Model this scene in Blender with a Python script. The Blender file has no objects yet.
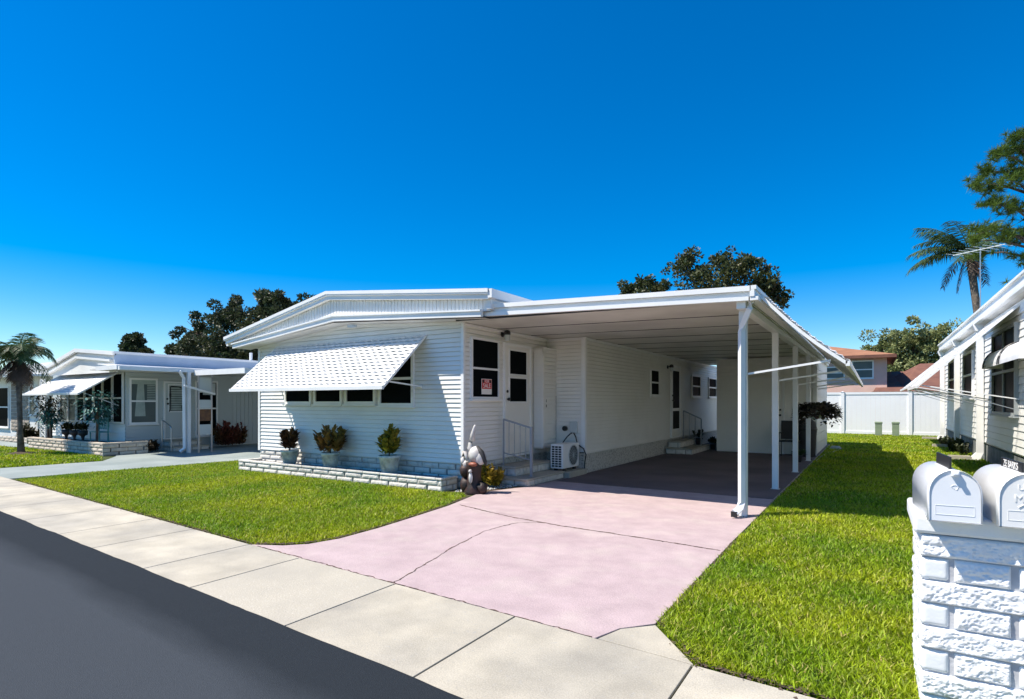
import bpy, math, random
import numpy as np
from mathutils import Vector, noise
R = math.radians
rnd = random.Random(7)
scene = bpy.context.scene
COL = scene.collection

# ------------------------------------------------------------------ camera
cd = bpy.data.cameras.new('camera'); cam = bpy.data.objects.new('camera', cd); COL.objects.link(cam)
cam.location = (0, 0, 1.4); cam.rotation_euler = (R(90), 0, R(32.3))
cd.sensor_width = 36; cd.lens = 570.6 * 36 / 1024; cd.shift_y = 52.5 / 1024
cd.clip_start = 0.05; cd.clip_end = 3000
scene.camera = cam
# ------------------------------------------------------------------ sky and sun
SUN = Vector((-1.18, -1.0, 2.34)).normalized()          # towards the sun
ELEV = math.asin(SUN.z); AZ = math.atan2(SUN.x, SUN.y)
w = bpy.data.worlds.new("World"); scene.world = w; w.use_nodes = True
nt = w.node_tree; nt.nodes.clear()
sky = nt.nodes.new('ShaderNodeTexSky'); sky.sky_type = 'NISHITA'; sky.sun_disc = False
sky.sun_elevation = ELEV; sky.sun_rotation = AZ
sky.altitude = 0; sky.air_density = 1.0; sky.dust_density = 0.05; sky.ozone_density = 5.0
hs = nt.nodes.new('ShaderNodeHueSaturation'); hs.inputs['Saturation'].default_value = 1.55; hs.inputs['Value'].default_value = 1.0; hs.inputs['Hue'].default_value = 0.504
bg = nt.nodes.new('ShaderNodeBackground'); bg.inputs['Strength'].default_value = 0.11
wo = nt.nodes.new('ShaderNodeOutputWorld')
nt.links.new(sky.outputs[0], hs.inputs['Color']); nt.links.new(hs.outputs[0], bg.inputs[0]); nt.links.new(bg.outputs[0], wo.inputs[0])
sl = bpy.data.lights.new('sun', 'SUN'); sl.energy = 5.0; sl.angle = R(0.53); sl.color = (1, 0.92, 0.80)
so = bpy.data.objects.new('sun', sl); COL.objects.link(so); so.location = (0, 0, 30)
so.rotation_euler = SUN.to_track_quat('Z', 'Y').to_euler()
scene.view_settings.view_transform = 'Standard'; scene.view_settings.look = 'None'
scene.view_settings.exposure = 0.62; scene.view_settings.gamma = 1
scene.render.engine = 'CYCLES'
scene.cycles.max_bounces = 8; scene.cycles.diffuse_bounces = 5

# ------------------------------------------------------------------ materials
MATS = {}
def mat(name, c, rough=0.6, c2=None, nscale=3.0, mix=(0.35, 0.65), bump=0.0, bscale=40.0, metal=0.0, spec=0.5,
        rnd_island=0.0, c3=None, n3=0.5, m3=(0.5, 0.7), detail=5.0, coat=0.0, trans=0.0, grain=None):
    m = bpy.data.materials.new(name); m.use_nodes = True; t = m.node_tree; N = t.nodes; L = t.links
    b = N['Principled BSDF']; b.inputs['IOR'].default_value = 1.5 if spec > .1 else 1.12; b.inputs['Roughness'].default_value = rough; b.inputs['Metallic'].default_value = metal
    b.inputs['Specular IOR Level'].default_value = spec
    if coat: b.inputs['Coat Weight'].default_value = coat
    b.inputs['Base Color'].default_value = (*c, 1)
    tc = N.new('ShaderNodeTexCoord'); last = None
    def ns(scale, d=detail):
        n = N.new('ShaderNodeTexNoise'); n.inputs['Scale'].default_value = scale; n.inputs['Detail'].default_value = d
        L.new(tc.outputs['Object'], n.inputs['Vector']); return n
    def mixc(fac, a, bcol):
        x = N.new('ShaderNodeMix'); x.data_type = 'RGBA'
        L.new(fac, x.inputs[0])
        if isinstance(a, tuple): x.inputs[6].default_value = (*a, 1)
        else: L.new(a, x.inputs[6])
        if isinstance(bcol, tuple): x.inputs[7].default_value = (*bcol, 1)
        else: L.new(bcol, x.inputs[7])
        return x.outputs[2]
    def ramp(src, lo, hi):
        r = N.new('ShaderNodeMapRange'); r.inputs[1].default_value = lo; r.inputs[2].default_value = hi
        L.new(src, r.inputs[0]); return r.outputs[0]
    if c2: last = mixc(ramp(ns(nscale).outputs[0], *mix), c, c2)
    if c3: last = mixc(ramp(ns(n3).outputs[0], *m3), last if last else c, c3)
    if grain:
        gn = N.new('ShaderNodeHueSaturation'); nz = ns(grain[0], 2); nz2 = ns(grain[1], 8)
        ad = N.new('ShaderNodeMath'); ad.operation = 'ADD'; L.new(nz.outputs[0], ad.inputs[0]); L.new(nz2.outputs[0], ad.inputs[1])
        rr_ = N.new('ShaderNodeMapRange'); rr_.inputs[1].default_value = 0.75; rr_.inputs[2].default_value = 1.25; rr_.inputs[3].default_value = 1-grain[2]; rr_.inputs[4].default_value = 1+grain[2]
        L.new(ad.outputs[0], rr_.inputs[0]); L.new(rr_.outputs[0], gn.inputs['Value'])
        if last: L.new(last, gn.inputs['Color'])
        else: gn.inputs['Color'].default_value = (*c, 1)
        last = gn.outputs[0]
    if rnd_island:
        g = N.new('ShaderNodeNewGeometry'); h = N.new('ShaderNodeHueSaturation')
        r = N.new('ShaderNodeMapRange'); r.inputs[3].default_value = 1 - rnd_island; r.inputs[4].default_value = 1 + rnd_island
        L.new(g.outputs['Random Per Island'], r.inputs[0]); L.new(r.outputs[0], h.inputs['Value'])
        if last: L.new(last, h.inputs['Color'])
        else: h.inputs['Color'].default_value = (*c, 1)
        last = h.outputs[0]
    if last: L.new(last, b.inputs['Base Color'])
    if bump:
        bn = N.new('ShaderNodeBump'); bn.inputs['Strength'].default_value = bump; bn.inputs['Distance'].default_value = 0.01
        L.new(ns(bscale).outputs[0], bn.inputs['Height']); L.new(bn.outputs[0], b.inputs['Normal'])
    if trans:
        tr = N.new('ShaderNodeBsdfTranslucent'); mx = N.new('ShaderNodeMixShader'); mx.inputs[0].default_value = trans
        if last: L.new(last, tr.inputs[0])
        else: tr.inputs[0].default_value = (*c, 1)
        L.new(b.outputs[0], mx.inputs[1]); L.new(tr.outputs[0], mx.inputs[2]); L.new(mx.outputs[0], N['Material Output'].inputs[0])
    MATS[name] = m
    return m
WHITE = mat('white_painted_metal', (0.82, 0.82, 0.81), 0.42, (0.72, 0.73, 0.71), 2.2, (0.45, 0.8), 0.04, 60)
SIDING = mat('white_siding', (0.80, 0.795, 0.77), 0.5, (0.72, 0.71, 0.67), 1.6, (0.45, 0.8), 0.06, 30)
SIDE2 = mat('white_side_siding', (0.80, 0.785, 0.74), 0.5, (0.73, 0.71, 0.66), 1.3, (0.45, 0.8), 0.05, 30)
CEIL = mat('ceiling_metal', (0.74, 0.72, 0.67), 0.5, (0.58, 0.56, 0.52), 1.2)
LROOF = mat('grey_fascia', (0.42, 0.50, 0.60), 0.5, (0.36, 0.44, 0.54), 2)
GLASS = mat('dark_glass', (0.006, 0.008, 0.009), 0.3, spec=0.03)
GLASS2 = mat('grey_glass', (0.08, 0.11, 0.11), 0.3, (0.05, 0.08, 0.08), 1.5)
CURT = mat('curtain', (0.42, 0.48, 0.44), 0.8, (0.3, 0.36, 0.33), 4)
BRICK = mat('white_brick', (0.66, 0.63, 0.57), 0.85, (0.44, 0.41, 0.36), 9, (0.5, 0.75), 0.6, 60, rnd_island=0.1)
MORT = mat('mortar', (0.30, 0.29, 0.27), 0.95, (0.2, 0.19, 0.18), 14)
STONE = mat('painted_stone', (0.80, 0.81, 0.82), 0.6, (0.70, 0.71, 0.73), 12, (0.45, 0.8), 0.25, 110)
STONES = mat('painted_smooth_block', (0.77, 0.79, 0.79), 0.6, (0.70, 0.72, 0.73), 5, bump=0.1, bscale=80)
MORTW = mat('painted_mortar', (0.50, 0.51, 0.53), 0.8, (0.36, 0.37, 0.4), 12, bump=0.3)
CAST = mat('roughcast', (0.56, 0.55, 0.51), 0.9, (0.26, 0.25, 0.23), 34, (0.5, 0.64), 0.8, 60)
CONC = mat('pale_concrete', (0.46, 0.42, 0.335), 0.9, (0.36, 0.335, 0.28), 1.3, (0.4, 0.65), 0.25, 140, rnd_island=0.07, c3=(0.36, 0.35, 0.32), n3=35, m3=(0.62, 0.8), grain=(120, 3.5, .16))
AGG = mat('aggregate_concrete', (0.43, 0.395, 0.32), 0.9, (0.54, 0.51, 0.44), 70, (0.56, 0.72), 0.4, 90, c3=(0.36, 0.335, 0.28), n3=1.5, m3=(0.45, 0.7))
PINK = mat('pink_concrete', (0.445, 0.347, 0.352), 0.92, (0.39, 0.297, 0.305), 1.6, (0.38, 0.75), 0.45, 90, c3=(0.465, 0.385, 0.365), n3=2.6, m3=(0.50, 0.78), detail=10, grain=(90, 5, .10))
BLUEC = mat('blue_grey_concrete', (0.29, 0.33, 0.315), 0.9, (0.22, 0.26, 0.25), 1.2, bump=0.2)
CRACK = mat('crack_dirt', (0.13, 0.08, 0.055), 1.0, (0.07, 0.05, 0.04), 8)
POST = mat('white_post', (0.78, 0.79, 0.80), 0.4, (0.70, 0.71, 0.72), 3)
BLACK = mat('black_metal', (0.015, 0.015, 0.016), 0.4)
DARK = mat('dark_rubber', (0.03, 0.03, 0.032), 0.7)
CHROME = mat('steel', (0.45, 0.46, 0.47), 0.35, metal=0.8)
POT = mat('pot_stone', (0.76, 0.74, 0.66), 0.85, (0.40, 0.40, 0.35), 10, bump=0.4, bscale=60)
GRAVEL = mat('grey_gravel', (0.26, 0.26, 0.26), 0.95, (0.10, 0.10, 0.11), 60, (0.45, 0.6), 1.0, 70)
PEB = mat('pebble', (0.55, 0.55, 0.53), 0.8, rnd_island=0.35)
SOIL = mat('soil', (0.09, 0.06, 0.04), 1.0, (0.05, 0.035, 0.025), 20, bump=0.6)
BARK = mat('bark', (0.13, 0.095, 0.07), 0.95, (0.06, 0.045, 0.035), 14, bump=0.9, bscale=25)
PBARK = mat('palm_bark', (0.20, 0.165, 0.13), 0.95, (0.09, 0.07, 0.055), 9, bump=0.9, bscale=20)
def leaf(name, a, b, ri=0.35, tr=0.25): return mat(name, a, 0.5, b, 0.8, (0.35, 0.65), rnd_island=ri, trans=tr, spec=0.4)
OAK = leaf('oak_leaves', (0.045, 0.065, 0.02), (0.08, 0.085, 0.03), 0.45)
OAKD = leaf('dark_oak_leaves', (0.025, 0.045, 0.016), (0.06, 0.07, 0.03), 0.5)
OLIVE = leaf('olive_leaves', (0.17, 0.21, 0.07), (0.30, 0.33, 0.15), 0.4)
PINEL = leaf('pine_needles', (0.07, 0.13, 0.025), (0.14, 0.21, 0.035), 0.4)
PALM = leaf('palm_fronds', (0.05, 0.10, 0.035), (0.09, 0.14, 0.05), 0.35)
PALMD = leaf('dry_palm_fronds', (0.14, 0.085, 0.05), (0.05, 0.035, 0.03), 0.4, 0.1)
MAR = leaf('maroon_leaves', (0.20, 0.04, 0.035), (0.09, 0.09, 0.02), 0.5, 0.15)
MARG = leaf('mixed_croton_leaves', (0.32, 0.08, 0.045), (0.30, 0.28, 0.04), 0.5, 0.15)
YEL = leaf('yellow_croton_leaves', (0.50, 0.46, 0.05), (0.20, 0.10, 0.02), 0.5, 0.15)
BUSH = leaf('bush_leaves', (0.03, 0.05, 0.018), (0.05, 0.035, 0.02), 0.45, 0.15)
TEAL = leaf('teal_leaves', (0.06, 0.22, 0.20), (0.03, 0.10, 0.09), 0.4, 0.15)
FLOW = leaf('dark_flowers', (0.05, 0.055, 0.03), (0.08, 0.055, 0.045), 0.5, 0.1)
TERRA = mat('terracotta_tiles', (0.36, 0.17, 0.09), 0.85, (0.26, 0.12, 0.065), 1.5, bump=0.3, bscale=12)
BRSH = mat('brown_shingle', (0.20, 0.09, 0.06), 0.9, (0.14, 0.06, 0.045), 2, bump=0.3, bscale=20)
STUC = mat('pink_stucco', (0.72, 0.47, 0.39), 0.9, (0.66, 0.43, 0.36), 2, bump=0.3, bscale=50)
TAN = mat('tan_block', (0.36, 0.31, 0.26), 0.9, (0.3, 0.26, 0.22), 4)
VINYL = mat('vinyl_fence', (0.84, 0.85, 0.86), 0.35, (0.81, 0.82, 0.83), 1)
GREENB = mat('green_box', (0.24, 0.30, 0.20), 0.6, (0.2, 0.26, 0.17), 5)
RED = mat('sign_red', (0.6, 0.03, 0.03), 0.5)
PAPER = mat('sign_white', (0.8, 0.78, 0.74), 0.6)
TEALM = mat('teal_metal', (0.10, 0.32, 0.32), 0.5)
BROWN = mat('brown_wood', (0.20, 0.09, 0.04), 0.7, (0.1, 0.05, 0.03), 10)
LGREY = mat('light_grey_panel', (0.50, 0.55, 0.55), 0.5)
MBOX = mat('mailbox_enamel', (0.80, 0.82, 0.84), 0.32, (0.74, 0.76, 0.79), 3, bump=0.03, bscale=25)
MBOX2 = mat('mailbox_old_enamel', (0.79, 0.79, 0.77), 0.38, (0.70, 0.69, 0.66), 6, (0.5, 0.8), 0.05, 30)

def asphalt():
    m = mat('asphalt', (0.030, 0.034, 0.041), 0.95, spec=0.15, bump=0.5, bscale=220); t = m.node_tree; N = t.nodes; L = t.links
    tc = N.new('ShaderNodeTexCoord'); mp = N.new('ShaderNodeMapping'); mp.inputs['Rotation'].default_value = (0, 0, R(3.7))
    L.new(tc.outputs['Object'], mp.inputs[0]); sx = N.new('ShaderNodeSeparateXYZ'); L.new(mp.outputs[0], sx.inputs[0])
    n1 = N.new('ShaderNodeTexNoise'); n1.inputs['Scale'].default_value = 1.3; n1.inputs['Detail'].default_value = 4
    mp2 = N.new('ShaderNodeMapping'); mp2.inputs['Scale'].default_value = (0.5, 2, 1); L.new(mp.outputs[0], mp2.inputs[0]); L.new(mp2.outputs[0], n1.inputs['Vector'])
    a = N.new('ShaderNodeMath'); a.operation = 'MULTIPLY_ADD'; a.inputs[1].default_value = 0.35; L.new(n1.outputs[0], a.inputs[0]); L.new(sx.outputs[1], a.inputs[2])
    r = N.new('ShaderNodeMapRange'); r.inputs[1].default_value = 1.62; r.inputs[2].default_value = 1.85; L.new(a.outputs[0], r.inputs[0])
    n2 = N.new('ShaderNodeTexNoise'); n2.inputs['Scale'].default_value = 260; n2.inputs['Detail'].default_value = 2; L.new(tc.outputs['Object'], n2.inputs['Vector'])
    mx = N.new('ShaderNodeMix'); mx.data_type = 'RGBA'; mx.inputs[6].default_value = (0.046, 0.054, 0.064, 1); mx.inputs[7].default_value = (0.020, 0.025, 0.031, 1); L.new(r.outputs[0], mx.inputs[0])
    r2 = N.new('ShaderNodeMapRange'); r2.inputs[1].default_value = 0.3; r2.inputs[2].default_value = 0.7; r2.inputs[3].default_value = 0.65; r2.inputs[4].default_value = 1.4; L.new(n2.outputs[0], r2.inputs[0])
    h = N.new('ShaderNodeHueSaturation'); L.new(mx.outputs[2], h.inputs['Color']); L.new(r2.outputs[0], h.inputs['Value']); L.new(h.outputs[0], N['Principled BSDF'].inputs['Base Color'])
    return m
ASPH = asphalt()
def grassmat(name, dark=1.0):
    m = mat(name, (0.1, 0.2, 0.02), 0.55, trans=0.4); t = m.node_tree; N = t.nodes; L = t.links
    tc = N.new('ShaderNodeTexCoord')
    def ns(s, d=3):
        n = N.new('ShaderNodeTexNoise'); n.inputs['Scale'].default_value = s; n.inputs['Detail'].default_value = d; L.new(tc.outputs['Object'], n.inputs['Vector']); return n
    def mr(src, lo, hi, a=0, b=1):
        r = N.new('ShaderNodeMapRange'); r.inputs[1].default_value = lo; r.inputs[2].default_value = hi; r.inputs[3].default_value = a; r.inputs[4].default_value = b; L.new(src, r.inputs[0]); return r.outputs[0]
    m1 = N.new('ShaderNodeMix'); m1.data_type = 'RGBA'; L.new(mr(ns(0.9).outputs[0], 0.38, 0.62), m1.inputs[0])
    m1.inputs[6].default_value = (0.215*dark, 0.355*dark, 0.006*dark, 1); m1.inputs[7].default_value = (0.40*dark, 0.47*dark, 0.010*dark, 1)
    g = N.new('ShaderNodeNewGeometry')
    m2 = N.new('ShaderNodeMix'); m2.data_type = 'RGBA'; L.new(mr(g.outputs['Random Per Island'], 0.90, 0.99), m2.inputs[0])
    L.new(m1.outputs[2], m2.inputs[6]); m2.inputs[7].default_value = (0.45*dark, 0.36*dark, 0.13*dark, 1)
    h = N.new('ShaderNodeHueSaturation'); L.new(mr(g.outputs['Random Per Island'], 0, 0.9, 0.35, 1.5), h.inputs['Value']); L.new(m2.outputs[2], h.inputs['Color'])
    L.new(h.outputs[0], N['Principled BSDF'].inputs['Base Color'])
    for n in N:
        if n.type == 'BSDF_TRANSLUCENT': L.new(h.outputs[0], n.inputs[0])
    return m
GRASS = grassmat('grass_blades')
GROUND = mat('lawn_ground', (0.035, 0.06, 0.010), 1.0, (0.06, 0.08, 0.015), 1.0, bump=0.8, bscale=60, c3=(0.10, 0.075, 0.04), n3=14, m3=(0.55, 0.7))

# ------------------------------------------------------------------ mesh builder
ORG = {}
class MB:
    def __init__(s): s.v = []; s.f = []
    def add(s, vs, fs):
        n = len(s.v); s.v += [tuple(a) for a in vs]; s.f += [tuple(i + n for i in q) for q in fs]; return s
    def box(s, x0, x1, y0, y1, z0, z1):
        return s.add([(x0,y0,z0),(x1,y0,z0),(x1,y1,z0),(x0,y1,z0),(x0,y0,z1),(x1,y0,z1),(x1,y1,z1),(x0,y1,z1)],
            [(0,3,2,1),(4,5,6,7),(0,1,5,4),(1,2,6,5),(2,3,7,6),(3,0,4,7)])
    def quad(s, a, b, c, d): return s.add([a, b, c, d], [(0,1,2,3)])
    def prism(s, poly, d):      # poly: 3d points, extruded by vector d
        n = len(poly); d = Vector(d); a = [Vector(p) for p in poly]; b = [p + d for p in a]
        s.add(a + b, [tuple(range(n))[::-1], tuple(range(n, 2*n))] + [(i, (i+1) % n, n + (i+1) % n, n + i) for i in range(n)]); return s
    def slab(s, poly, z0, z1): return s.prism([(x, y, z0) for x, y in poly], (0, 0, z1 - z0))
    def tube(s, pts, rad, seg=8, cap=True):
        pts = [Vector(p) for p in pts]; n = len(pts)
        if not isinstance(rad, (list, tuple)): rad = [rad] * n
        rings = []
        for i, p in enumerate(pts):
            d = (pts[min(i+1, n-1)] - pts[max(i-1, 0)]).normalized()
            u = d.cross(Vector((0, 0, 1)) if abs(d.z) < 0.9 else Vector((1, 0, 0))).normalized(); v = d.cross(u)
            rings.append([p + (u * math.cos(2*math.pi*k/seg) + v * math.sin(2*math.pi*k/seg)) * rad[i] for k in range(seg)])
        vs = [q for r_ in rings for q in r_]; fs = []
        for i in range(n - 1):
            for k in range(seg): fs.append((i*seg+k, i*seg+(k+1) % seg, (i+1)*seg+(k+1) % seg, (i+1)*seg+k))
        if cap: fs += [tuple(range(seg))[::-1], tuple(range((n-1)*seg, n*seg))]
        return s.add(vs, fs)
    def bar(s, a, b, wd, ht=None):   # square bar from a to b
        a = Vector(a); b = Vector(b); d = (b - a).normalized(); ht = ht or wd
        u = d.cross(Vector((0,0,1)) if abs(d.z) < 0.95 else Vector((0,1,0))).normalized() * wd/2; v = d.cross(u).normalized() * ht/2
        return s.add([a-u-v, a+u-v, a+u+v, a-u+v, b-u-v, b+u-v, b+u+v, b-u+v], [(0,3,2,1),(4,5,6,7),(0,1,5,4),(1,2,6,5),(2,3,7,6),(3,0,4,7)])
    def lathe(s, c, prof, seg=24):   # prof: (r, z)
        vs = []; fs = []
        for r_, z in prof:
            for k in range(seg): a = 2*math.pi*k/seg; vs.append((c[0]+r_*math.cos(a), c[1]+r_*math.sin(a), c[2]+z))
        n = len(prof)
        for i in range(n-1):
            for k in range(seg): fs.append((i*seg+k, i*seg+(k+1) % seg, (i+1)*seg+(k+1) % seg, (i+1)*seg+k))
        return s.add(vs, fs)
    def blob(s, c, rx, ry, rz, seg=12, jit=0.0):
        vs = []; fs = []; m = seg//2
        for i in range(m+1):
            t = math.pi*i/m
            for k in range(seg):
                a = 2*math.pi*k/seg; j = 1 + (noise.noise((c[0]*3+math.cos(a)*2, c[1]*3+math.sin(a)*2, t*2)))*jit
                vs.append((c[0]+rx*math.sin(t)*math.cos(a)*j, c[1]+ry*math.sin(t)*math.sin(a)*j, c[2]+rz*math.cos(t)*j))
        for i in range(m):
            for k in range(seg): fs.append((i*seg+k, (i+1)*seg+k, (i+1)*seg+(k+1) % seg, i*seg+(k+1) % seg))
        return s.add(vs, fs)
    def build(s, name, m, parent=None, smooth=False, bevel=0.0):
        o_ = ORG.get(parent.name, Vector((0,0,0))) if parent else Vector((0,0,0))
        me = bpy.data.meshes.new(name); me.from_pydata([(a[0]-o_[0], a[1]-o_[1], a[2]-o_[2]) for a in s.v], [], s.f)
        me.materials.append(m)
        if smooth: me.polygons.foreach_set('use_smooth', [True]*len(me.polygons))
        me.update()
        ob = bpy.data.objects.new(name, me); COL.objects.link(ob)
        if parent: ob.parent = parent; ORG[ob.name] = o_
        if bevel:
            b = ob.modifiers.new('bevel', 'BEVEL'); b.width = bevel; b.segments = 2; b.limit_method = 'ANGLE'
        return ob
class Fr(MB):
    """builder on a wall frame: origin O, direction U along the wall, N outwards"""
    def __init__(s, O, U, Nn): super().__init__(); s.O = Vector(O); s.U = Vector(U); s.N = Vector(Nn)
    def P(s, u, n, z): return s.O + s.U*u + s.N*n + Vector((0, 0, z))
    def ob(s, u0, u1, n0, n1, z0, z1):
        P = s.P
        return s.add([P(u0,n0,z0),P(u1,n0,z0),P(u1,n1,z0),P(u0,n1,z0),P(u0,n0,z1),P(u1,n0,z1),P(u1,n1,z1),P(u0,n1,z1)],
            [(0,3,2,1),(4,5,6,7),(0,1,5,4),(1,2,6,5),(2,3,7,6),(3,0,4,7)])
def tag(o, label=None, cat=None, group=None, kind=None):
    if label: o['label'] = label
    if cat: o['category'] = cat
    if group: o['group'] = group
    if kind: o['kind'] = kind
    return o
def thing(name, label, cat, loc, group=None, local=False):
    o = bpy.data.objects.new(name, None); COL.objects.link(o); o.location = loc; o.empty_display_size = 0.2
    tag(o, label, cat, group); ORG[o.name] = Vector((0,0,0)) if local else Vector(loc); return o
def struct(o): o['kind'] = 'structure'; return o

def siding(O, U, Nn, u0, u1, z0, ztop, pitch=0.0755, out=0.016, slot=0.011):
    """lapped horizontal boards; ztop: number or function of u"""
    f = Fr(O, U, Nn); zt = ztop if callable(ztop) else (lambda u: ztop)
    zmax = max(zt(u0), zt(u1), zt((u0+u1)/2)) if callable(ztop) else ztop
    n = max(1, int((u1-u0)/0.5)) if callable(ztop) else 1
    k = 0
    while z0 + k*pitch < zmax:
        a = z0 + k*pitch; b = a + pitch
        for i in range(n):
            ua = u0 + (u1-u0)*i/n; ub = u0 + (u1-u0)*(i+1)/n
            ba, bb = min(b, zt(ua)), min(b, zt(ub))
            if ba <= a and bb <= a: continue
            ba, bb = max(ba, a), max(bb, a)
            P = f.P
            g_ = slot
            f.add([P(ua,out,a+g_), P(ub,out,a+g_), P(ub,0.001,max(bb,a+g_)), P(ua,0.001,max(ba,a+g_)), P(ua,-.014,a+g_), P(ub,-.014,a+g_), P(ua,-.014,a), P(ub,-.014,a), P(ua,.001,a), P(ub,.001,a)],
                  [(0,1,2,3), (0,4,5,1), (4,6,7,5), (6,8,9,7)])
        k += 1
    return f
def window(parent, O, U, Nn, u0, u1, z0, z1, rows=2, cols=1, fr=0.045, pane=GLASS, frame=WHITE, sill=True, n1=0.045, label=None):
    f = Fr(O, U, Nn)
    f.ob(u0, u0+fr, 0, n1, z0, z1); f.ob(u1-fr, u1, 0, n1, z0, z1)
    f.ob(u0+fr, u1-fr, 0, n1, z1-fr, z1); f.ob(u0+fr, u1-fr, 0, n1, z0, z0+fr)
    for i in range(1, rows): z = z0+(z1-z0)*i/rows; f.ob(u0+fr, u1-fr, 0, n1-0.006, z-fr*0.45, z+fr*0.45)
    for i in range(1, cols): u = u0+(u1-u0)*i/cols; f.ob(u-fr*0.4, u+fr*0.4, 0, n1-0.008, z0+fr, z1-fr)
    if sill: f.ob(u0-0.02, u1+0.02, 0, n1+0.03, z0-0.03, z0-0.001)
    o = f.build('window', frame, parent)
    if label: o['label'] = label
    g = Fr(O, U, Nn); g.ob(u0+fr*0.8, u1-fr*0.8, 0.002, n1*0.5, z0+fr*0.8, z1-fr*0.8)
    g.build('pane', pane, o)
    return o
def ribbed(O, U, Nn, u0, u1, z0, z1, pitch=0.1, d=0.012):
    f = Fr(O, U, Nn); za = z0 if callable(z0) else (lambda u: z0); zb = z1 if callable(z1) else (lambda u: z1)
    u = u0
    while u < u1 - 1e-4:
        e = min(u+pitch, u1); g = min(u+pitch*0.82, u1)
        P = f.P
        f.add([P(u,d,za(u)),P(g,d,za(g)),P(g,d,zb(g)),P(u,d,zb(u)),P(g,0,za(g)),P(g,0,zb(g)),P(e,0,za(e)),P(e,0,zb(e)),P(e,d,za(e)),P(e,d,zb(e))],
              [(0,1,2,3),(1,4,5,2),(4,6,7,5),(6,8,9,7)])
        u = e
    return f
def rough_block(mb, P, u0, u1, z0, z1, n0, n1, res, amp, seed=0.0, edge=0.012):
    """block whose outer face is a chiselled grid; P(u,n,z) maps to the world"""
    nu = max(3, int((u1-u0)/res)); nz = max(3, int((z1-z0)/res)); vs = []; fs = []
    for j in range(nz+1):
        for i in range(nu+1):
            u = u0+(u1-u0)*i/nu; z = z0+(z1-z0)*j/nz
            de = min(u-u0, u1-u, z-z0, z1-z); e = min(1, de/edge); e = math.sin(e*math.pi/2)
            q = (u*1.0+seed, z, seed*1.7)
            h = noise.noise((q[0]*26, q[1]*34, q[2])) + 0.7*(0.5-abs(noise.noise((q[0]*60+3, q[1]*75, q[2])))*2.2) + 0.15*noise.noise((q[0]*140, q[1]*160, q[2]))
            vs.append(P(u, n0+(n1-n0)*(0.35+0.65*e) + amp*h*e, z))
    for j in range(nz):
        for i in range(nu): a = j*(nu+1)+i; fs.append((a, a+1, a+nu+2, a+nu+1))
    mb.add(vs, fs)
    # sides
    P_ = P; mb.add([P_(u0,n0-0.01,z0),P_(u1,n0-0.01,z0),P_(u1,n0-0.01,z1),P_(u0,n0-0.01,z1)], [(0,1,2,3)])
    f0 = n0+(n1-n0)*0.35
    for a, b in (((u0,z0),(u1,z0)), ((u1,z0),(u1,z1)), ((u1,z1),(u0,z1)), ((u0,z1),(u0,z0))):
        mb.add([P_(a[0],n0-0.01,a[1]),P_(b[0],n0-0.01,b[1]),P_(b[0],f0,b[1]),P_(a[0],f0,a[1])], [(0,1,2,3)])
def brick_courses(mb, O, U, Nn, u0, u1, z0, courses, h, L_, depth=0.02, res=0.03, amp=0.003, gap=0.010):
    f = Fr(O, U, Nn)
    for c in range(courses):
        u = u0 - (L_*0.5 if c % 2 else 0)
        while u < u1:
            a = max(u, u0)+gap/2; b = min(u+L_*rnd.uniform(0.92, 1.0), u1)-gap/2
            if b-a > 0.03: rough_block(mb, f.P, a, b, z0+c*h+gap/2, z0+(c+1)*h-gap/2, 0.0, depth+rnd.uniform(-0.003, 0.003), res, amp, rnd.random()*9)
            u += L_
def text_part(name, body, size, m, parent, loc, rot, extrude=0.002, align='CENTER', xs=1.0, spacing=1.0):
    cu = bpy.data.curves.new(name, 'FONT'); cu.body = body; cu.size = size; cu.extrude = extrude; cu.align_x = align; cu.align_y = 'CENTER'; cu.space_line = spacing
    t = bpy.data.objects.new(name, cu); COL.objects.link(t)
    bpy.context.view_layer.update(); dg = bpy.context.evaluated_depsgraph_get()
    me = bpy.data.meshes.new_from_object(t.evaluated_get(dg)); bpy.data.objects.remove(t); me.materials.clear(); me.materials.append(m)
    o = bpy.data.objects.new(name, me); COL.objects.link(o); o.parent = parent
    base = ORG.get(parent.name, Vector((0,0,0))); o.location = Vector(loc)-base; o.rotation_euler = rot; o.scale = (xs, 1, 1)
    ORG[o.name] = base
    return o
XP, XN, YP, YN = (1,0,0), (-1,0,0), (0,1,0), (0,-1,0)

RAILG = mat('grey_rail', (0.27, 0.29, 0.31), 0.5)
# ================================================================== SETTING
g = MB(); g.quad((-900,-900,0),(900,-900,0),(900,900,0),(-900,900,0)); struct(g.build('ground', GROUND))
def edge_in(x): return 3.0 - 0.065*(x+0.4) + 0.02       # sidewalk, lawn side
def edge_out(x): return 2.13 - 0.067*(x+1.66)           # sidewalk, road side
# road with a wavy overlay edge
poly = []; x = -60
while x <= 30:
    wv = 0.016*noise.noise((x*1.6, 0, 0)) + 0.006*noise.noise((x*9, 4, 0)); poly.append((x, edge_out(x)+wv)); x += 0.1
poly += [(30, -9), (-60, -5)]
rd = MB(); n = len(poly)
top = poly[:-2]
vs = []; fs = []
for i, (a, b) in enumerate(top): vs += [(a, b, 0.022), (a, b-0.02, 0.026), (a, -7, 0.03), (a, b, 0.0)]
for i in range(len(top)-1):
    q = 4*i; fs += [(q+4, q, q+1, q+5), (q+5, q+1, q+2, q+6), (q+7, q+3, q, q+4)]
rd.add(vs, fs); rd.build('road', ASPH); struct(bpy.data.objects['road'])
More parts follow.
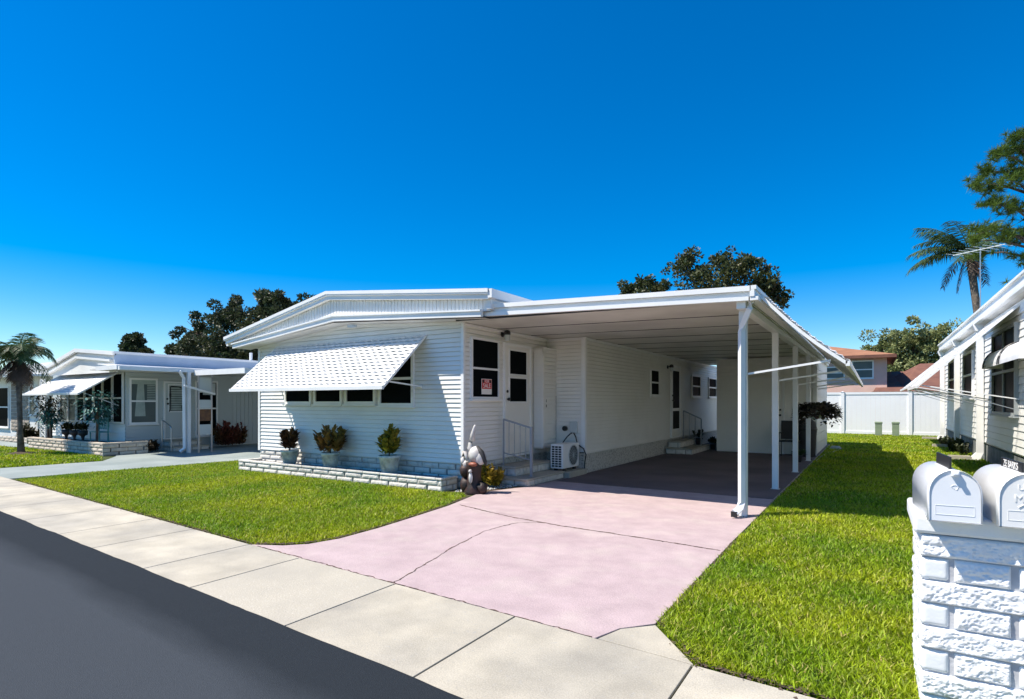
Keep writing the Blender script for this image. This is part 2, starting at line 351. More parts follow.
# sidewalk slabs
joints = [-60.0, -30] + [x_ for x_ in np.arange(-24, -6.4, 1.2)] + [-6.25, -5.12, -4.3, -3.07, -1.95, -0.80, 0.35, 1.5, 2.7, 4, 6, 10, 30]
sw = MB(); ag = MB()
for a, b in zip(joints[:-1], joints[1:]):
    gp = 0.006
    (ag if abs(a+4.3) < 0.01 else sw).slab([(a+gp, edge_out(a)-0.15), (b-gp, edge_out(b)-0.15), (b-gp, edge_in(b)), (a+gp, edge_in(a))], -0.05, 0.018)
sw.slab([(-1.36, edge_in(-1.36)+0.012), (-0.80, edge_in(-0.8)+0.012), (-1.14, 3.47), (-1.30, 3.30)], -0.05, 0.016)
struct(sw.build('sidewalk', CONC, bevel=0.004)); struct(ag.build('sidewalk_slab', AGG, bevel=0.004))
# driveway
dl = [(-5.12, edge_in(-5.12)+0.01), (-4.82, 3.48), (-4.66, 3.65), (-4.58, 3.96), (-4.60, 4.5), (-4.66, 5.0), (-4.80, 6.0), (-5.0, 6.8), (-5.1, 7.25), (-4.78, 8.0), (-4.70, 10.1), (-4.70, 21.5), (-1.18, 21.5), (-1.18, 6), (-1.16, 4.2), (-1.15, 3.50), (-1.31, 3.31), (-1.38, edge_in(-1.38)+0.01)]
dv = MB(); dv.slab(dl, -0.05, 0.014); struct(dv.build('driveway', PINK, bevel=0.004))
PINKD = mat('shade_dark_pink_concrete', (0.17, 0.135, 0.142), 0.85, (0.10, 0.082, 0.088), 0.8, (0.35, 0.7), 0.3, 100)  # driveway pink darkened to paint deeper shade under the carport roof
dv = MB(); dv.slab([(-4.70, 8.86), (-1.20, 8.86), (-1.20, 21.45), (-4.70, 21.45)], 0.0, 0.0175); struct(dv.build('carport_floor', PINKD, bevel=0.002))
def crack(mb, pts, wd, z=0.0165, seed=0):
    r_ = random.Random(seed); P = []
    for a, b in zip(pts[:-1], pts[1:]):
        L_ = math.hypot(b[0]-a[0], b[1]-a[1]); k = max(2, int(L_/0.04))
        for i in range(k): t = i/k; P.append((a[0]+(b[0]-a[0])*t+r_.uniform(-.010,.010), a[1]+(b[1]-a[1])*t+r_.uniform(-.010,.010)))
    P.append(pts[-1])
    for i in range(len(P)-1):
        wa = wd*r_.uniform(0.4, 1.5); dx, dy = P[i+1][0]-P[i][0], P[i+1][1]-P[i][1]; l = math.hypot(dx, dy) or 1; nx, ny = -dy/l*wa/2, dx/l*wa/2
        mb.quad((P[i][0]-nx, P[i][1]-ny, z), (P[i+1][0]-nx, P[i+1][1]-ny, z), (P[i+1][0]+nx, P[i+1][1]+ny, z), (P[i][0]+nx, P[i][1]+ny, z))
ck = MB()
crack(ck, [(-4.7,6.12),(-3.7,5.81),(-2.96,5.69),(-2.01,5.63),(-1.2,5.53)], 0.020, seed=1)
crack(ck, [(-3.1,3.20),(-3.25,3.8),(-3.38,4.25),(-3.52,5.0),(-3.46,5.55),(-3.2,5.74)], 0.010, seed=2)
crack(ck, [(-5.0,edge_in(-5)+0.012),(-3.1,edge_in(-3.1)+0.012),(-1.4,edge_in(-1.4)+0.012)], 0.010, seed=3)
crack(ck, [(-4.7,8.9),(-3,8.8),(-1.2,8.85)], 0.010, seed=4)
rr = random.Random(5)
for i in range(260):   # dirt and dead leaves lying in the joint
    t = rr.random(); c0 = rr.choice([(-4.7,6.12,-2.96,5.69),(-2.96,5.69,-1.2,5.53),(-3.2,edge_in(-3.2),-3.0,edge_in(-3.0)),(-4.9,edge_in(-4.9),-4.7,edge_in(-4.7))])
    x, y = c0[0]+(c0[2]-c0[0])*t, c0[1]+(c0[3]-c0[1])*t; s_ = rr.uniform(.010,.030); a = rr.random()*3
    if rr.random() < 0.7 and c0[0] > -4.8 and noise.noise((x*3, 0, 0)) < 0.05: continue
    ck.add([(x+s_*math.cos(a), y+.5*s_*math.sin(a), .020), (x-.5*s_*math.sin(a), y+.4*s_, .019), (x-s_*math.cos(a), y-.5*s_*math.sin(a), .022)], [(0,1,2)])
struct(ck.build('driveway_crack', CRACK)); ck = MB()
crack(ck, [(-5.10,edge_in(-5.1)+.05),(-4.86,3.52),(-4.70,3.69),(-4.62,3.98),(-4.64,4.5),(-4.70,5.0),(-4.84,6.0),(-5.04,6.8)], 0.04, .0195, seed=6)
crack(ck, [(-1.155,6),(-1.135,4.2),(-1.12,3.54),(-.95,3.32),(-.76,edge_in(-.76)+.045),(.3,edge_in(.3)+.04)], 0.030, .0195, seed=7)
crack(ck, [(-12.9,edge_in(-12.9)+.035),(-5.15,edge_in(-5.15)+.035)], 0.035, .0195, seed=8)
struct(ck.build('soil_edge', SOIL))

# neighbouring blue-grey drive and path
bd = MB(); bd.slab([(-15.5, edge_in(-15.5)+.01), (-13.2, edge_in(-13.2)+.01), (-13.1, 5.0), (-12.75, 8.0), (-12.3, 9), (-12.3, 20), (-17.4, 20), (-17.4, 7.3), (-16.4, 6.95), (-15.3, 6.2)], -0.05, 0.012)
bd.slab([(-40, 6.6), (-22.3, 6.6), (-22.3, 7.4), (-40, 7.6)], -0.05, 0.012)
struct(bd.build('path', BLUEC))

# ------------------------------------------------------------------ grass
def inpoly(X, Y, poly):
    c = np.zeros(len(X), bool); n = len(poly)
    for i in range(n):
        x1, y1 = poly[i]; x2, y2 = poly[(i+1) % n]
        m = ((y1 > Y) != (y2 > Y)); xi = (x2-x1)*(Y-y1)/((y2-y1) if y2 != y1 else 1e-9)+x1
        c ^= m & (X < xi)
    return c
def grass(name, label, poly, bands, seed):
    rs = np.random.RandomState(seed); px = [p[0] for p in poly]; py = [p[1] for p in poly]; parts = []
    for (y0, y1, dens, ln, wd) in bands:
        x0, x1 = min(px), max(px); nn = int((x1-x0)*(y1-y0)*dens)
        X = rs.uniform(x0, x1, nn); Y = rs.uniform(y0, y1, nn)
        ft = np.array([-math.sin(R(32.3)), math.cos(R(32.3))]); rt = np.array([math.cos(R(32.3)), math.sin(R(32.3))])
        D = X*ft[0]+Y*ft[1]; Q = X*rt[0]+Y*rt[1]
        k = inpoly(X, Y, poly) & (D > 1) & (np.abs(Q) < D*1.08+0.8); X, Y = X[k], Y[k]
        parts.append((X, Y, np.full(len(X), ln), np.full(len(X), wd)))
    X, Y, LN, WD = [np.concatenate([p[i] for p in parts]) for i in range(4)]
    n = len(X); LN = LN*rs.uniform(0.55, 1.25, n); WD = WD*rs.uniform(0.7, 1.3, n)
    a = rs.uniform(0, 2*math.pi, n); lean = rs.uniform(0.3, 1.1, n); fa = rs.uniform(0, 2*math.pi, n)
    cx, cy = np.cos(a)*WD/2, np.sin(a)*WD/2
    dx, dy = np.cos(fa)*LN*lean, np.sin(fa)*LN*lean; h = LN*np.sqrt(np.clip(1-(lean*0.8)**2, 0.1, 1))
    V = np.zeros((n, 5, 3), np.float32)
    V[:,0] = np.stack([X-cx, Y-cy, np.zeros(n)], 1); V[:,1] = np.stack([X+cx, Y+cy, np.zeros(n)], 1)
    V[:,2] = np.stack([X+cx*.9+dx*.35, Y+cy*.9+dy*.35, h*.62], 1); V[:,3] = np.stack([X-cx*.9+dx*.35, Y-cy*.9+dy*.35, h*.62], 1)
    V[:,4] = np.stack([X+dx, Y+dy, h], 1)
    me = bpy.data.meshes.new(name); me.vertices.add(n*5); me.vertices.foreach_set('co', V.reshape(-1))
    b = np.arange(n)*5; li = np.stack([b, b+1, b+2, b+3, b+3, b+2, b+4], 1).reshape(-1)
    me.loops.add(n*7); me.loops.foreach_set('vertex_index', li.astype(np.int32))
    ls = np.stack([np.arange(n)*7, np.arange(n)*7+4], 1).reshape(-1); me.polygons.add(n*2); me.polygons.foreach_set('loop_start', ls.astype(np.int32))
    me.polygons.foreach_set('loop_total', np.tile([4, 3], n).astype(np.int32)); me.materials.append(GRASS); me.update(calc_edges=True); me.validate()
    o = bpy.data.objects.new(name, me); COL.objects.link(o); tag(o, label, 'grass', None, 'stuff'); return o
lawnL = [(-12.9, edge_in(-12.9)+.02), (-5.15, edge_in(-5.15)+.02), (-4.86, 3.52), (-4.70, 3.70), (-4.62, 3.98), (-4.64, 4.5), (-4.70, 5.0), (-4.84, 6.0), (-5.04, 6.7), (-5.3, 6.95), (-5.6, 6.83), (-10.86, 6.83), (-11.1, 7.4), (-11.0, 8), (-12.6, 8), (-13.0, 5)]
grass('lawn_grass', 'sunlit green lawn between the sidewalk and the brick planter', lawnL, [(3.2, 4.8, 7000, .048, .008), (4.8, 8.1, 5000, .05, .0095)], 1)
lawnR = [(-1.14, 3.51), (-1.10, 3.44), (-0.80, edge_in(-.80)+.03), (0.0, edge_in(0)+.02), (3.5, edge_in(3.5)+.02), (3.5, 7), (2.22, 10), (2.22, 27.5), (2.22, 28.55), (-6, 28.55), (-6, 21.6), (-1.15, 21.6), (-1.15, 4.2)]
grass('lawn_grass', 'green lawn strip running from the mailboxes back to the white fence', lawnR, [(2.9, 5.0, 11500, .052, .0075), (5.0, 9.0, 6000, .055, .009), (9, 16, 2400, .065, .016), (16, 29.4, 1100, .07, .026)], 2)
lawnF = [(-22.2, edge_in(-22.2)+.05), (-15.55, edge_in(-15.5)+.05), (-15.35, 6.2), (-16.6, 6.7), (-21.7, 6.72), (-22.3, 6.55), (-40, 6.55), (-40, 5.6)]
grass('lawn_grass', 'small far lawn around the short palm on the left', lawnF, [(3.9, 7.0, 1100, .06, .022)], 3)
# ragged dirt edge along the lawns
de = MB(); rr = random.Random(9)
def dirt_strip(p0, p1, wd, z=0.0212):
    L_ = math.hypot(p1[0]-p0[0], p1[1]-p0[1]); k = int(L_*90)
    for i in range(k):
        t = rr.random(); x = p0[0]+(p1[0]-p0[0])*t; y = p0[1]+(p1[1]-p0[1])*t+abs(rr.gauss(0, wd))*-1
        s_ = rr.uniform(.004, .016); a = rr.random()*6
        de.add([(x+s_*math.cos(a), y+s_*math.sin(a), z+.004*rr.random()), (x+s_*math.cos(a+2), y+.6*s_*math.sin(a+2), z), (x+s_*math.cos(a+4), y+s_*math.sin(a+4), z+.006*rr.random())], [(0,1,2)])
dirt_strip((-12.8, edge_in(-12.8)+.03), (-5.1, edge_in(-5.1)+.03), .02)
dirt_strip((-.98, 3.30), (-.76, edge_in(-.76)+.03), .03); dirt_strip((-.76, edge_in(-.76)+.03), (0.2, edge_in(.2)+.03), .02)
tag(de.build('dry_debris', CRACK), 'brown dry debris along the lawn edges of the sidewalk', 'debris', None, 'stuff')

# ================================================================== MAIN HOME
H = thing('mobile_home', 'long white single-storey home with low gable and a sloping window awning', 'house', (-7.8, 10, 0))
ZB = 0.40; FY = 7.33; XL, XR, XM = -10.93, -5.56, -4.72
def soff(x):    # underside of front overhang
    return 2.55 + (x+10.93)*(2.83-2.55)/(10.93-8.25) if x < -8.25 else 2.83 - (x+8.25)*(2.83-2.66)/(8.25-4.9)
siding((XL,FY,0), XP, YN, 0, XR-XL, ZB, lambda u: soff(XL+u)).build('front_wall', SIDING, H)
siding((XR,FY,0), YP, XP, 0, 10.1-FY, ZB, 2.70).build('side_wall', SIDE2, H)
siding((XR,10.1,0), XP, YN, 0, XM-XR, ZB, 2.68).build('side_wall', SIDE2, H)
siding((XM,10.1,0), YP, XP, 0, 11.7, ZB, 2.665).build('side_wall', SIDE2, H)
b = MB(); b.box(XL+.02, XR-.02, FY+.02, 21.8, ZB-.02, 2.55); b.box(XR-.03, XM-.02, 10.12, 21.8, ZB-.02, 2.55); b.build('wall_core', SIDING, H)
for q in ((XR-.035, XR+.022, FY-.024, FY+.03, ZB-.01, 2.7), (XL-.022, XL+.04, FY-.024, FY+.04, ZB-.01, 2.52), (XM-.06, XM+.024, 10.1-.024, 10.1+.06, ZB-.01, 2.66)):
    ct = MB(); ct.box(*q); ct.build('corner_trim', WHITE, H)
# foundation
bk = MB(); brick_courses(bk, (XL,FY+.015,0), XP, YN, 0, XR-XL, .02, 4, .093, .36); brick_courses(bk, (XR-.015,FY,0), YP, XP, 0, 1.3, .02, 4, .093, .36)
bk.build('brick_skirting', BRICK, H, smooth=False)
m_ = MB(); m_.box(XL+.01, XR-.02, FY+.02, 10, 0, ZB-.01); m_.build('mortar_backing', MORT, H)
m_ = MB(); m_.box(XR-.02, XM-.03, 10.13, 21.8, 0, ZB-.005); m_.box(XR-.3, XR-.018, 8.6, 10.13, 0, ZB-.005); m_.build('roughcast_skirting', CAST, H)
# gable
TL, TA, TR = (-11.48, 2.755), (-8.30, 3.39), (-4.76, 3.065)
def line(pts):
    def f(x):
        for (x0, z0), (x1, z1) in zip(pts[:-1], pts[1:]):
            if x <= x1: return z0 + (z1-z0)*(x-x0)/(x1-x0)
        return z1
    return f
ft = line([TL, TA, TR]); bt = line([(-11.25, 2.62), (-8.2, 2.955), (-4.9, 2.775)])
def strip(mb, fa, fb, x0, xa, x1, y0, y1):
    for a, c in ((x0, xa), (xa, x1)):
        mb.prism([(a,y0,fb(a)),(c,y0,fb(c)),(c,y0,fa(c)),(a,y0,fa(a))], (0, y1-y0, 0))
f1 = MB(); strip(f1, ft, lambda x: ft(x)-.055, -11.48, -8.3, -4.76, 6.86, 6.95)
strip(f1, lambda x: ft(x)-.058, lambda x: ft(x)-.15, -11.46, -8.3, -4.78, 6.90, 6.98); f1.build('gable_fascia', WHITE, H)
f2 = ribbed((0,7.0,0), XP, YN, -11.3, -4.79, lambda x: bt(x)-.02, lambda x: ft(x)-.14, .075, .012); f2.build('gable_panel', SIDING, H)
f3 = MB(); strip(f3, bt, lambda x: bt(x)-.105, -11.27, -8.2, -4.93, 6.93, 6.99); strip(f3, lambda x: bt(x)+.0, lambda x: bt(x)-.025, -11.29, -8.2, -4.93, 6.905, 6.929); f3.build('gable_trim', WHITE, H)
sf = MB()
for a, c in ((-11.25, -8.25), (-8.25, -4.9)):
    sf.quad((a,6.99,soff(a)), (c,6.99,soff(c)), (c,7.34,soff(c)), (a,7.34,soff(a)))
sf.build('soffit', CEIL, H)
fm = MB(); strip(fm, lambda x: soff(x)-.002, lambda x: soff(x)-.05, XL+.03, -8.25, XR-.04, FY-.03, FY-.006); fm.build('frieze_board', WHITE, H)
rf = MB()
rf.prism([(TL[0],6.87,TL[1]-.001),(TA[0],6.87,TA[1]-.001),(TA[0],6.87,TA[1]-.08),(TL[0],6.87,TL[1]-.08)], (0,15.3,0))
rf.prism([(TA[0],6.87,TA[1]-.001),(TR[0],6.87,TR[1]-.001),(TR[0],6.87,TR[1]-.08),(TA[0],6.87,TA[1]-.08)], (0,15.3,0))
rf.build('roof', WHITE, H)
ev = MB(); ev.box(-4.77, -4.70, 6.88, 22.1, 2.93, 3.06); ev.box(-4.85, -4.775, 6.96, 22.1, 2.78, 2.93)
ev.box(-11.52, -11.44, 6.95, 22.1, 2.58, 2.74); ev.build('eave', WHITE, H)
sf2 = MB(); sf2.quad((-11.45,7.0,2.58),(-10.9,7.0,2.58),(-10.9,22,2.58),(-11.45,22,2.58)); sf2.build('soffit', CEIL, H)
# front windows (behind the awning)
FW = Fr((0,FY,0), XP, YN)
xs = [-10.05, -9.2, -8.33, -7.46, -6.56]
for i in range(4):
    window(H, (0,FY,0), XP, YN, xs[i]+.05 if i else xs[i], xs[i+1]-.03, 1.36 if i < 3 else 1.33, 2.28, 2, 1, .05, n1=.05)
# side window with sign
sw_ = window(H, (XR,0,0), YP, XP, 7.50, 8.33, 1.45, 2.47, 2, 1, .038, n1=.045)
sg = MB(); sg.box(XR+.031, XR+.035, 7.79, 8.09, 1.53, 1.79); sign = sg.build('sale_sign', PAPER, H); sign['label'] = 'red and black paper sale sign taped inside the window'
r1 = MB(); r1.box(XR+.0352, XR+.0365, 7.80, 8.08, 1.622, 1.782); r1.build('sign_panel', RED, sign)
for nm, tx, sz, z, mm_ in (('sign_text', 'FOR', .07, 1.748, PAPER), ('sign_text', 'SALE', .112, 1.672, PAPER)):
    text_part(nm, tx, sz, mm_, sign, (XR+.0385, 7.94, z), (R(90), 0, R(90)), .001, xs=.95)
for ya in (7.81, 8.015):
    bb = MB(); bb.box(XR+.0366, XR+.0375, ya, ya+.055, 1.725, 1.772); bb.build('sign_block', BLACK, sign)
# side door
def door(parent, O, U, Nn, u0, u1, z0, z1, panes, m=SIDE2, handle_left=True, pane=GLASS, label=None):
    f = Fr(O, U, Nn); f.ob(u0+.045, u1-.045, 0, .035, z0+.02, z1-.045)
    d = f.build('door', m, parent, bevel=.004)
    if label: d['label'] = label
    fr = Fr(O, U, Nn); fr.ob(u0, u0+.045, 0, .05, z0, z1); fr.ob(u1-.045, u1, 0, .05, z0, z1); fr.ob(u0+.045, u1-.045, 0, .05, z1-.045, z1); fr.ob(u0, u1, 0, .07, z0-.03, z0-.001)
    fr.build('door_frame', WHITE, d)
    for (a, b_, c, e) in panes:
        p = Fr(O, U, Nn); t = .03
        p.ob(a, a+t, .036, .046, c, e); p.ob(b_-t, b_, .036, .046, c, e); p.ob(a+t, b_-t, .036, .046, e-t, e); p.ob(a+t, b_-t, .036, .046, c, c+t); p.build('pane_frame', WHITE, d)
        q = Fr(O, U, Nn); q.ob(a+t, b_-t, .034, .038, c+t, e-t); q.build('pane', pane, d)
    hu = u0+.1 if handle_left else u1-.1
    k = MB(); hp = f.P(hu, .075, z0+1.0)
    k.tube([f.P(hu,.035,z0+1.0), f.P(hu,.06,z0+1.0)], .012, 8); k.blob(hp, .03, .03, .03, 10); k.build('handle', BLACK, d, True)
    k = MB(); k.tube([f.P(hu,.035,z0+1.14), f.P(hu,.05,z0+1.14)], .026, 10); k.build('deadbolt', BLACK, d)
    return d
door(H, (XR,0,0), YP, XP, 8.48, 9.42, .45, 2.46, [(8.63, 9.27, 1.88, 2.36), (8.63, 9.27, 1.38, 1.86)])
# porch lamp
def porch_lamp(parent, p, n):
    p = Vector(p); n = Vector(n); k = MB(); k.tube([p, p+n*.02], .05, 12); k.tube([p+n*.02, p+n*.09+Vector((0,0,.03))], .014, 8)
    c = p+n*.11; k.lathe((c.x, c.y, c.z-.02), [(.0, .09), (.05, .07), (.06, .03), (.055, .0)], 12); o = k.build('porch_lamp', BLACK, parent, True)
    k = MB(); k.lathe((c.x, c.y, c.z-.13), [(.0, 0), (.04, .01), (.05, .05), (.052, .11)], 12); k.build('lamp_glass', LGREY, o, True)
porch_lamp(H, (XR+.01, 8.45, 2.60), (1,0,0))
# shallow utility closet in the corner
c_ = siding((-5.34,9.56,0), YP, XP, 0, .53, .52, 2.42, .0755, .010, .013); c_.build('closet_wall', SIDE2, H)
c_ = siding((XR,9.56,0), XP, YN, .02, .215, .52, 2.42, .0755, .010, .013); c_.build('closet_wall', SIDE2, H)
c_ = MB(); c_.box(XR+.0, -5.362, 9.585, 10.09, .5, 2.45); c_.box(-5.372, -5.325, 9.545, 9.6, .52, 2.3); c_.box(-5.36, -5.328, 9.60, 10.08, 1.605, 1.63); c_.box(-5.36, -5.328, 9.56, 10.09, 2.42, 2.45); cl = c_.build('closet_trim', SIDE2, H)
c_ = MB()
pts_ = [(-5.326, 10.06+.008*(q_ % 2), .60+.04*q_) for q_ in range(24)]; c_.tube(pts_, .006, 4)
c_.build('closet_hinge', CHROME, H)
for i, ch in enumerate('14'): text_part('number_text', ch, .085, BLACK, H, (-5.322, 9.66, 1.42-.1*i), (R(90),0,R(90)), .002)
for i, ch in enumerate('316'): text_part('house_number', ch, .11, BLACK, H, (XR-.013, FY-.021, 1.545-.115*i), (R(90),0,0), .002, xs=.8)
# main wall windows and rear door
for (a, c) in ((13.9, 14.6), (17.75, 18.8), (19.85, 21.0)):
    window(H, (XM,0,0), YP, XP, a, c, 1.55, 2.24, 2, 1, .045)
dd = door(H, (XM,0,0), YP, XP, 15.6, 16.5, .44, 2.42, [(15.7, 16.4, 1.2, 2.3), (15.7, 16.4, .62, 1.18)], label='dark glazed side door under the carport')
porch_lamp(H, (XM+.01, 15.35, 2.35), (1,0,0))
# crown moulding between ceiling and wall
cm = MB(); cm.box(XM, XM+.03, 10.1, 21, 2.60, 2.65); cm.box(XR, XR+.03, FY, 10.1, 2.635, 2.668); cm.box(XR+.03, XM+.0, 10.07, 10.1, 2.615, 2.655); cm.build('wall_moulding', WHITE, H)
# small flood lamp under the gable
k = MB(); k.box(-8.02, -7.86, 7.12, 7.2, 2.75, 2.79); k.build('flood_lamp', LROOF, H)
# stepped awning
def awning(parent, O, U, Nn, u0, u1, ztop, zbot, proj, slats=15, per=.12, m=WHITE, curve=0.0, lap=.030, wav=.009):
    f = Fr(O, U, Nn); nu = max(8, int((u1-u0)/.03)); P = f.P
    def pt(t): return (proj*t, ztop+(zbot-ztop)*t + curve*math.sin(t*math.pi))
    for s in range(slats):
        t0, t1 = max(0, (s-.45)/slats), (s+1)/slats; (n0, z0), (n1, z1) = pt(t0), pt(t1); vs = []; fs = []
        ln = math.hypot(n1-n0, z1-z0); ax, az = -(z1-z0)/ln, (n1-n0)/ln      # outward normal
        for i in range(nu+1):
            u = u0+(u1-u0)*i/nu; w_ = wav*math.sin(2*math.pi*u/per + s*2.1)
            a = w_*.3 - .002; c = w_ + lap
            nd, zd = (n1-n0)/ln, (z1-z0)/ln
            vs += [P(u, n0+ax*a, z0+az*a), P(u, n1+ax*c, z1+az*c), P(u, n1+ax*(c-.006)-nd*.004, z1+az*(c-.006)-zd*.004), P(u, n0+ax*(a-.003), z0+az*(a-.003))]
        for i in range(nu): q = 4*i; fs += [(q, q+4, q+5, q+1), (q+1, q+5, q+6, q+2), (q+2, q+6, q+7, q+3)]
        f.add(vs, fs)
    o = f.build('awning', m, parent)
    r_ = Fr(O, U, Nn)
    n_, z_ = pt(1.0); r_.ob(u0-.01, u1+.01, n_-.01, n_+.03, z_-.035, z_+.02)
    for uu in (u0, u1):
        for s in range(6):
            (na, za), (nb, zb) = pt(s/6), pt((s+1)/6); r_.bar(P(uu, na, za-.004), P(uu, nb, zb-.004), .02, .035)
    r_.build('awning_rail', m, o)
    return o
aw = awning(H, (0,FY,0), XP, YN, -10.33, -6.33, 2.53, 1.63, 1.01, 15, .15, lap=.023, wav=.008)
k = MB(); k.bar((-6.42,6.45,1.73), (-6.42,FY-.03,1.66), .022); k.bar((-6.42,FY-.03,1.66), (-6.5,FY-.02,1.66), .04); k.build('awning_arm', WHITE, aw)
k = MB(); k.bar((-10.2,6.45,1.73), (-10.2,FY-.03,1.66), .022); k.build('awning_arm', WHITE, aw)

# ================================================================== CARPORT
CPT = thing('carport', 'open white carport roof on slim posts beside the long home', 'carport', (-1.3, 7.35, 0))
def ctop(x): return 2.744 + (-1.2-x)*.0338
def cceil(x): return 2.592 + (-1.2-x)*.0196
CY0, CY1 = 7.06, 20.0
k = MB()
k.prism([(-5.0,CY0+.05,ctop(-5.0)-.002),(-1.22,CY0+.05,ctop(-1.22)-.002),(-1.22,CY0+.05,ctop(-1.22)-.05),(-5.0,CY0+.05,ctop(-5.0)-.05)], (0,CY1-CY0-.05,0)); k.build('roof', WHITE, CPT)
k = MB()
npan = 11; pw = (CY1-CY0-.06)/npan
for i in range(npan):
    a = CY0+.06+i*pw+.012; c = a+pw-.024
    k.prism([(-5.55,a,cceil(-5.55)),(-1.24,a,cceil(-1.24)),(-1.24,a,cceil(-1.24)+.04),(-5.55,a,cceil(-5.55)+.04)], (0,c-a,0))
k.build('ceiling_panels', CEIL, CPT)
k = MB()
for i in range(npan+1): a = CY0+.06+i*pw; k.prism([(-5.54,a-.009,cceil(-5.54)-.006),(-1.37,a-.009,cceil(-1.37)-.006),(-1.37,a-.009,cceil(-1.37)+.03),(-5.54,a-.009,cceil(-5.54)+.03)], (0,.018,0))
k.prism([(-5.55,CY0+.06,cceil(-5.55)+.03),(-1.24,CY0+.06,cceil(-1.24)+.03),(-1.24,CY0+.06,cceil(-1.24)+.045),(-5.55,CY0+.06,cceil(-5.55)+.045)], (0,CY1-CY0-.06,0)); k.build('ceiling_joint', DARK, CPT)
k = MB()
k.prism([(-4.98,CY0-.03,ctop(-4.98)),(-1.19,CY0-.03,ctop(-1.19)),(-1.19,CY0-.03,ctop(-1.19)-.06),(-4.98,CY0-.03,ctop(-4.98)-.06)], (0,.07,0))
k.prism([(-4.98,CY0+.01,ctop(-4.98)-.062),(-1.2,CY0+.01,ctop(-1.2)-.062),(-1.2,CY0+.01,ctop(-1.2)-.12),(-4.98,CY0+.01,ctop(-4.98)-.12)], (0,.04,0))
k.prism([(-4.98,CY0-.02,ctop(-4.98)-.122),(-1.215,CY0-.02,ctop(-1.215)-.122),(-1.215,CY0-.02,ctop(-1.215)-.168),(-4.98,CY0-.02,ctop(-4.98)-.178)], (0,.07,0))
k.build('front_fascia', WHITE, CPT)
k = MB(); k.box(-1.2, -1.13, CY0-.03, CY1, 2.70, 2.745); k.box(-1.2, -1.15, CY0-.03, CY1, 2.62, 2.698); k.box(-1.2, -1.11, CY0-.02, CY1, 2.575, 2.618); k.build('side_gutter', WHITE, CPT)
k = MB(); k.box(-1.36, -1.26, CY0+.05, CY1, 2.50, 2.585); k.build('beam', WHITE, CPT)
pposts = [(-1.33,7.37), (-1.31,9.92), (-1.29,12.5), (-1.28,15.05), (-1.28,17.6)]
for i, (x, y) in enumerate(pposts[:4]):
    k = MB(); k.box(x-.045, x+.045, y-.045, y+.045, .014, 2.50); ps = k.build('post', POST, CPT, bevel=.004)
    k = MB(); k.box(x-.065, x+.065, y-.065, y+.065, .0145, .022); k.build('base_plate', CHROME, ps)
# downspout on the first post
k = MB(); x, y = pposts[0]
k.tube([(-1.20,7.13,2.58),(-1.22,7.16,2.50),(-1.31,7.26,2.34),(-1.335,7.29,2.25),(-1.335,7.29,.2),(-1.35,7.26,.12),(-1.40,7.17,.07)], [.045,.043,.042,.042,.042,.05,.055], 4); k.build('downspout', POST, CPT)
k = MB(); k.box(-1.43,-1.36,7.145,7.16,.03,.095); k.build('spout_mouth', BLACK, CPT)
# side awning
aw2 = awning(CPT, (-1.12,0,0), YP, XP, 7.25, 17.7, 2.66, 1.83, .88, 13, .16, curve=-.05, lap=.04)
for (x, y) in pposts[:4]:
    k = MB(); k.bar((x+.05,y,1.74), (-.40,y,1.87), .024); k.build('awning_arm', WHITE, aw2)
k = MB(); k.bar((-1.23,17.1,1.74), (-.4,17.1,1.86), .024); k.build('awning_arm', WHITE, aw2)

# ================================================================== STORAGE SHED at the back of the carport
S = thing('storage_shed', 'white sided storage room with a door at the back of the carport', 'shed', (-2.5, 16.7, 0))
siding((-3.72,16.7,0), XP, YN, 0, 2.47, .02, 2.60, .1).build('front_wall', SIDE2, S)
k = MB(); k.box(-3.69, -1.27, 16.72, 20.98, 0, 2.55); k.build('wall_core', SIDE2, S)
siding((-1.25,16.7,0), YP, XP, 0, 4.3, .02, 2.55, .25, .004).build('side_wall', SIDING, S)
siding((-3.71,21,0), YN, XN, 0, 4.3, .02, 2.55, .1).build('side_wall', SIDE2, S)
k = MB(); k.box(-3.75, -1.2, 19.9, 21.1, 2.56, 2.66); k.build('roof', WHITE, S)
door(S, (0,16.685,0), XP, YN, -2.92, -1.98, .05, 2.06, [], SIDE2, False)
k = MB(); k.box(-1.3, -1.22, 16.66, 16.72, .02, 2.5); k.build('corner_trim', WHITE, S)

# ================================================================== STEPS, AC, PLANTER, POTS
def brick_step(parent, x0, x1, y0, y1, z0, z1, courses):
    k = MB(); h = (z1-.035-z0)/courses
    brick_courses(k, (x1,y0,0), YP, XP, 0, y1-y0, z0, courses, h, .26, .015, .03); brick_courses(k, (x0,y0,0), XP, YN, 0, x1-x0, z0, courses, h, .26, .015, .03)
    o = k.build('riser', BRICK, parent); k = MB(); k.box(x0, x1-.001, y0+.001, y1, z0-.01, z1-.036); k.build('riser_core', MORT, o)
    k = MB(); k.box(x0-.005, x1+.03, y0-.03, y1, z1-.035, z1); k.build('tread', CONC, parent, bevel=.006)
ST = thing('entry_steps', 'two low white brick steps with a thin metal rail at the front side door', 'steps', (-5.1, 8.7, 0))
brick_step(ST, -5.54, -4.78, 8.02, 9.32, .014, .14, 1); brick_step(ST, -5.54, -5.12, 8.2, 9.5, .14, .30, 1)
k = MB(); a = (-5.42,8.30,.30); b_ = (-4.86,8.30,.14)
k.bar((-5.42,8.30,.30), (-5.42,8.30,1.10), .022); k.bar((-4.86,8.30,.14), (-4.86,8.30,.98), .04); k.bar((-5.42,8.30,1.10), (-4.86,8.30,.96), .028)
k.bar((-5.42,8.30,.52), (-4.86,8.30,.42), .016)
for t in (.2,.4,.6,.8): k.bar((-5.42+.56*t,8.30,.52-.1*t), (-5.42+.56*t,8.30,1.1-.14*t), .009)
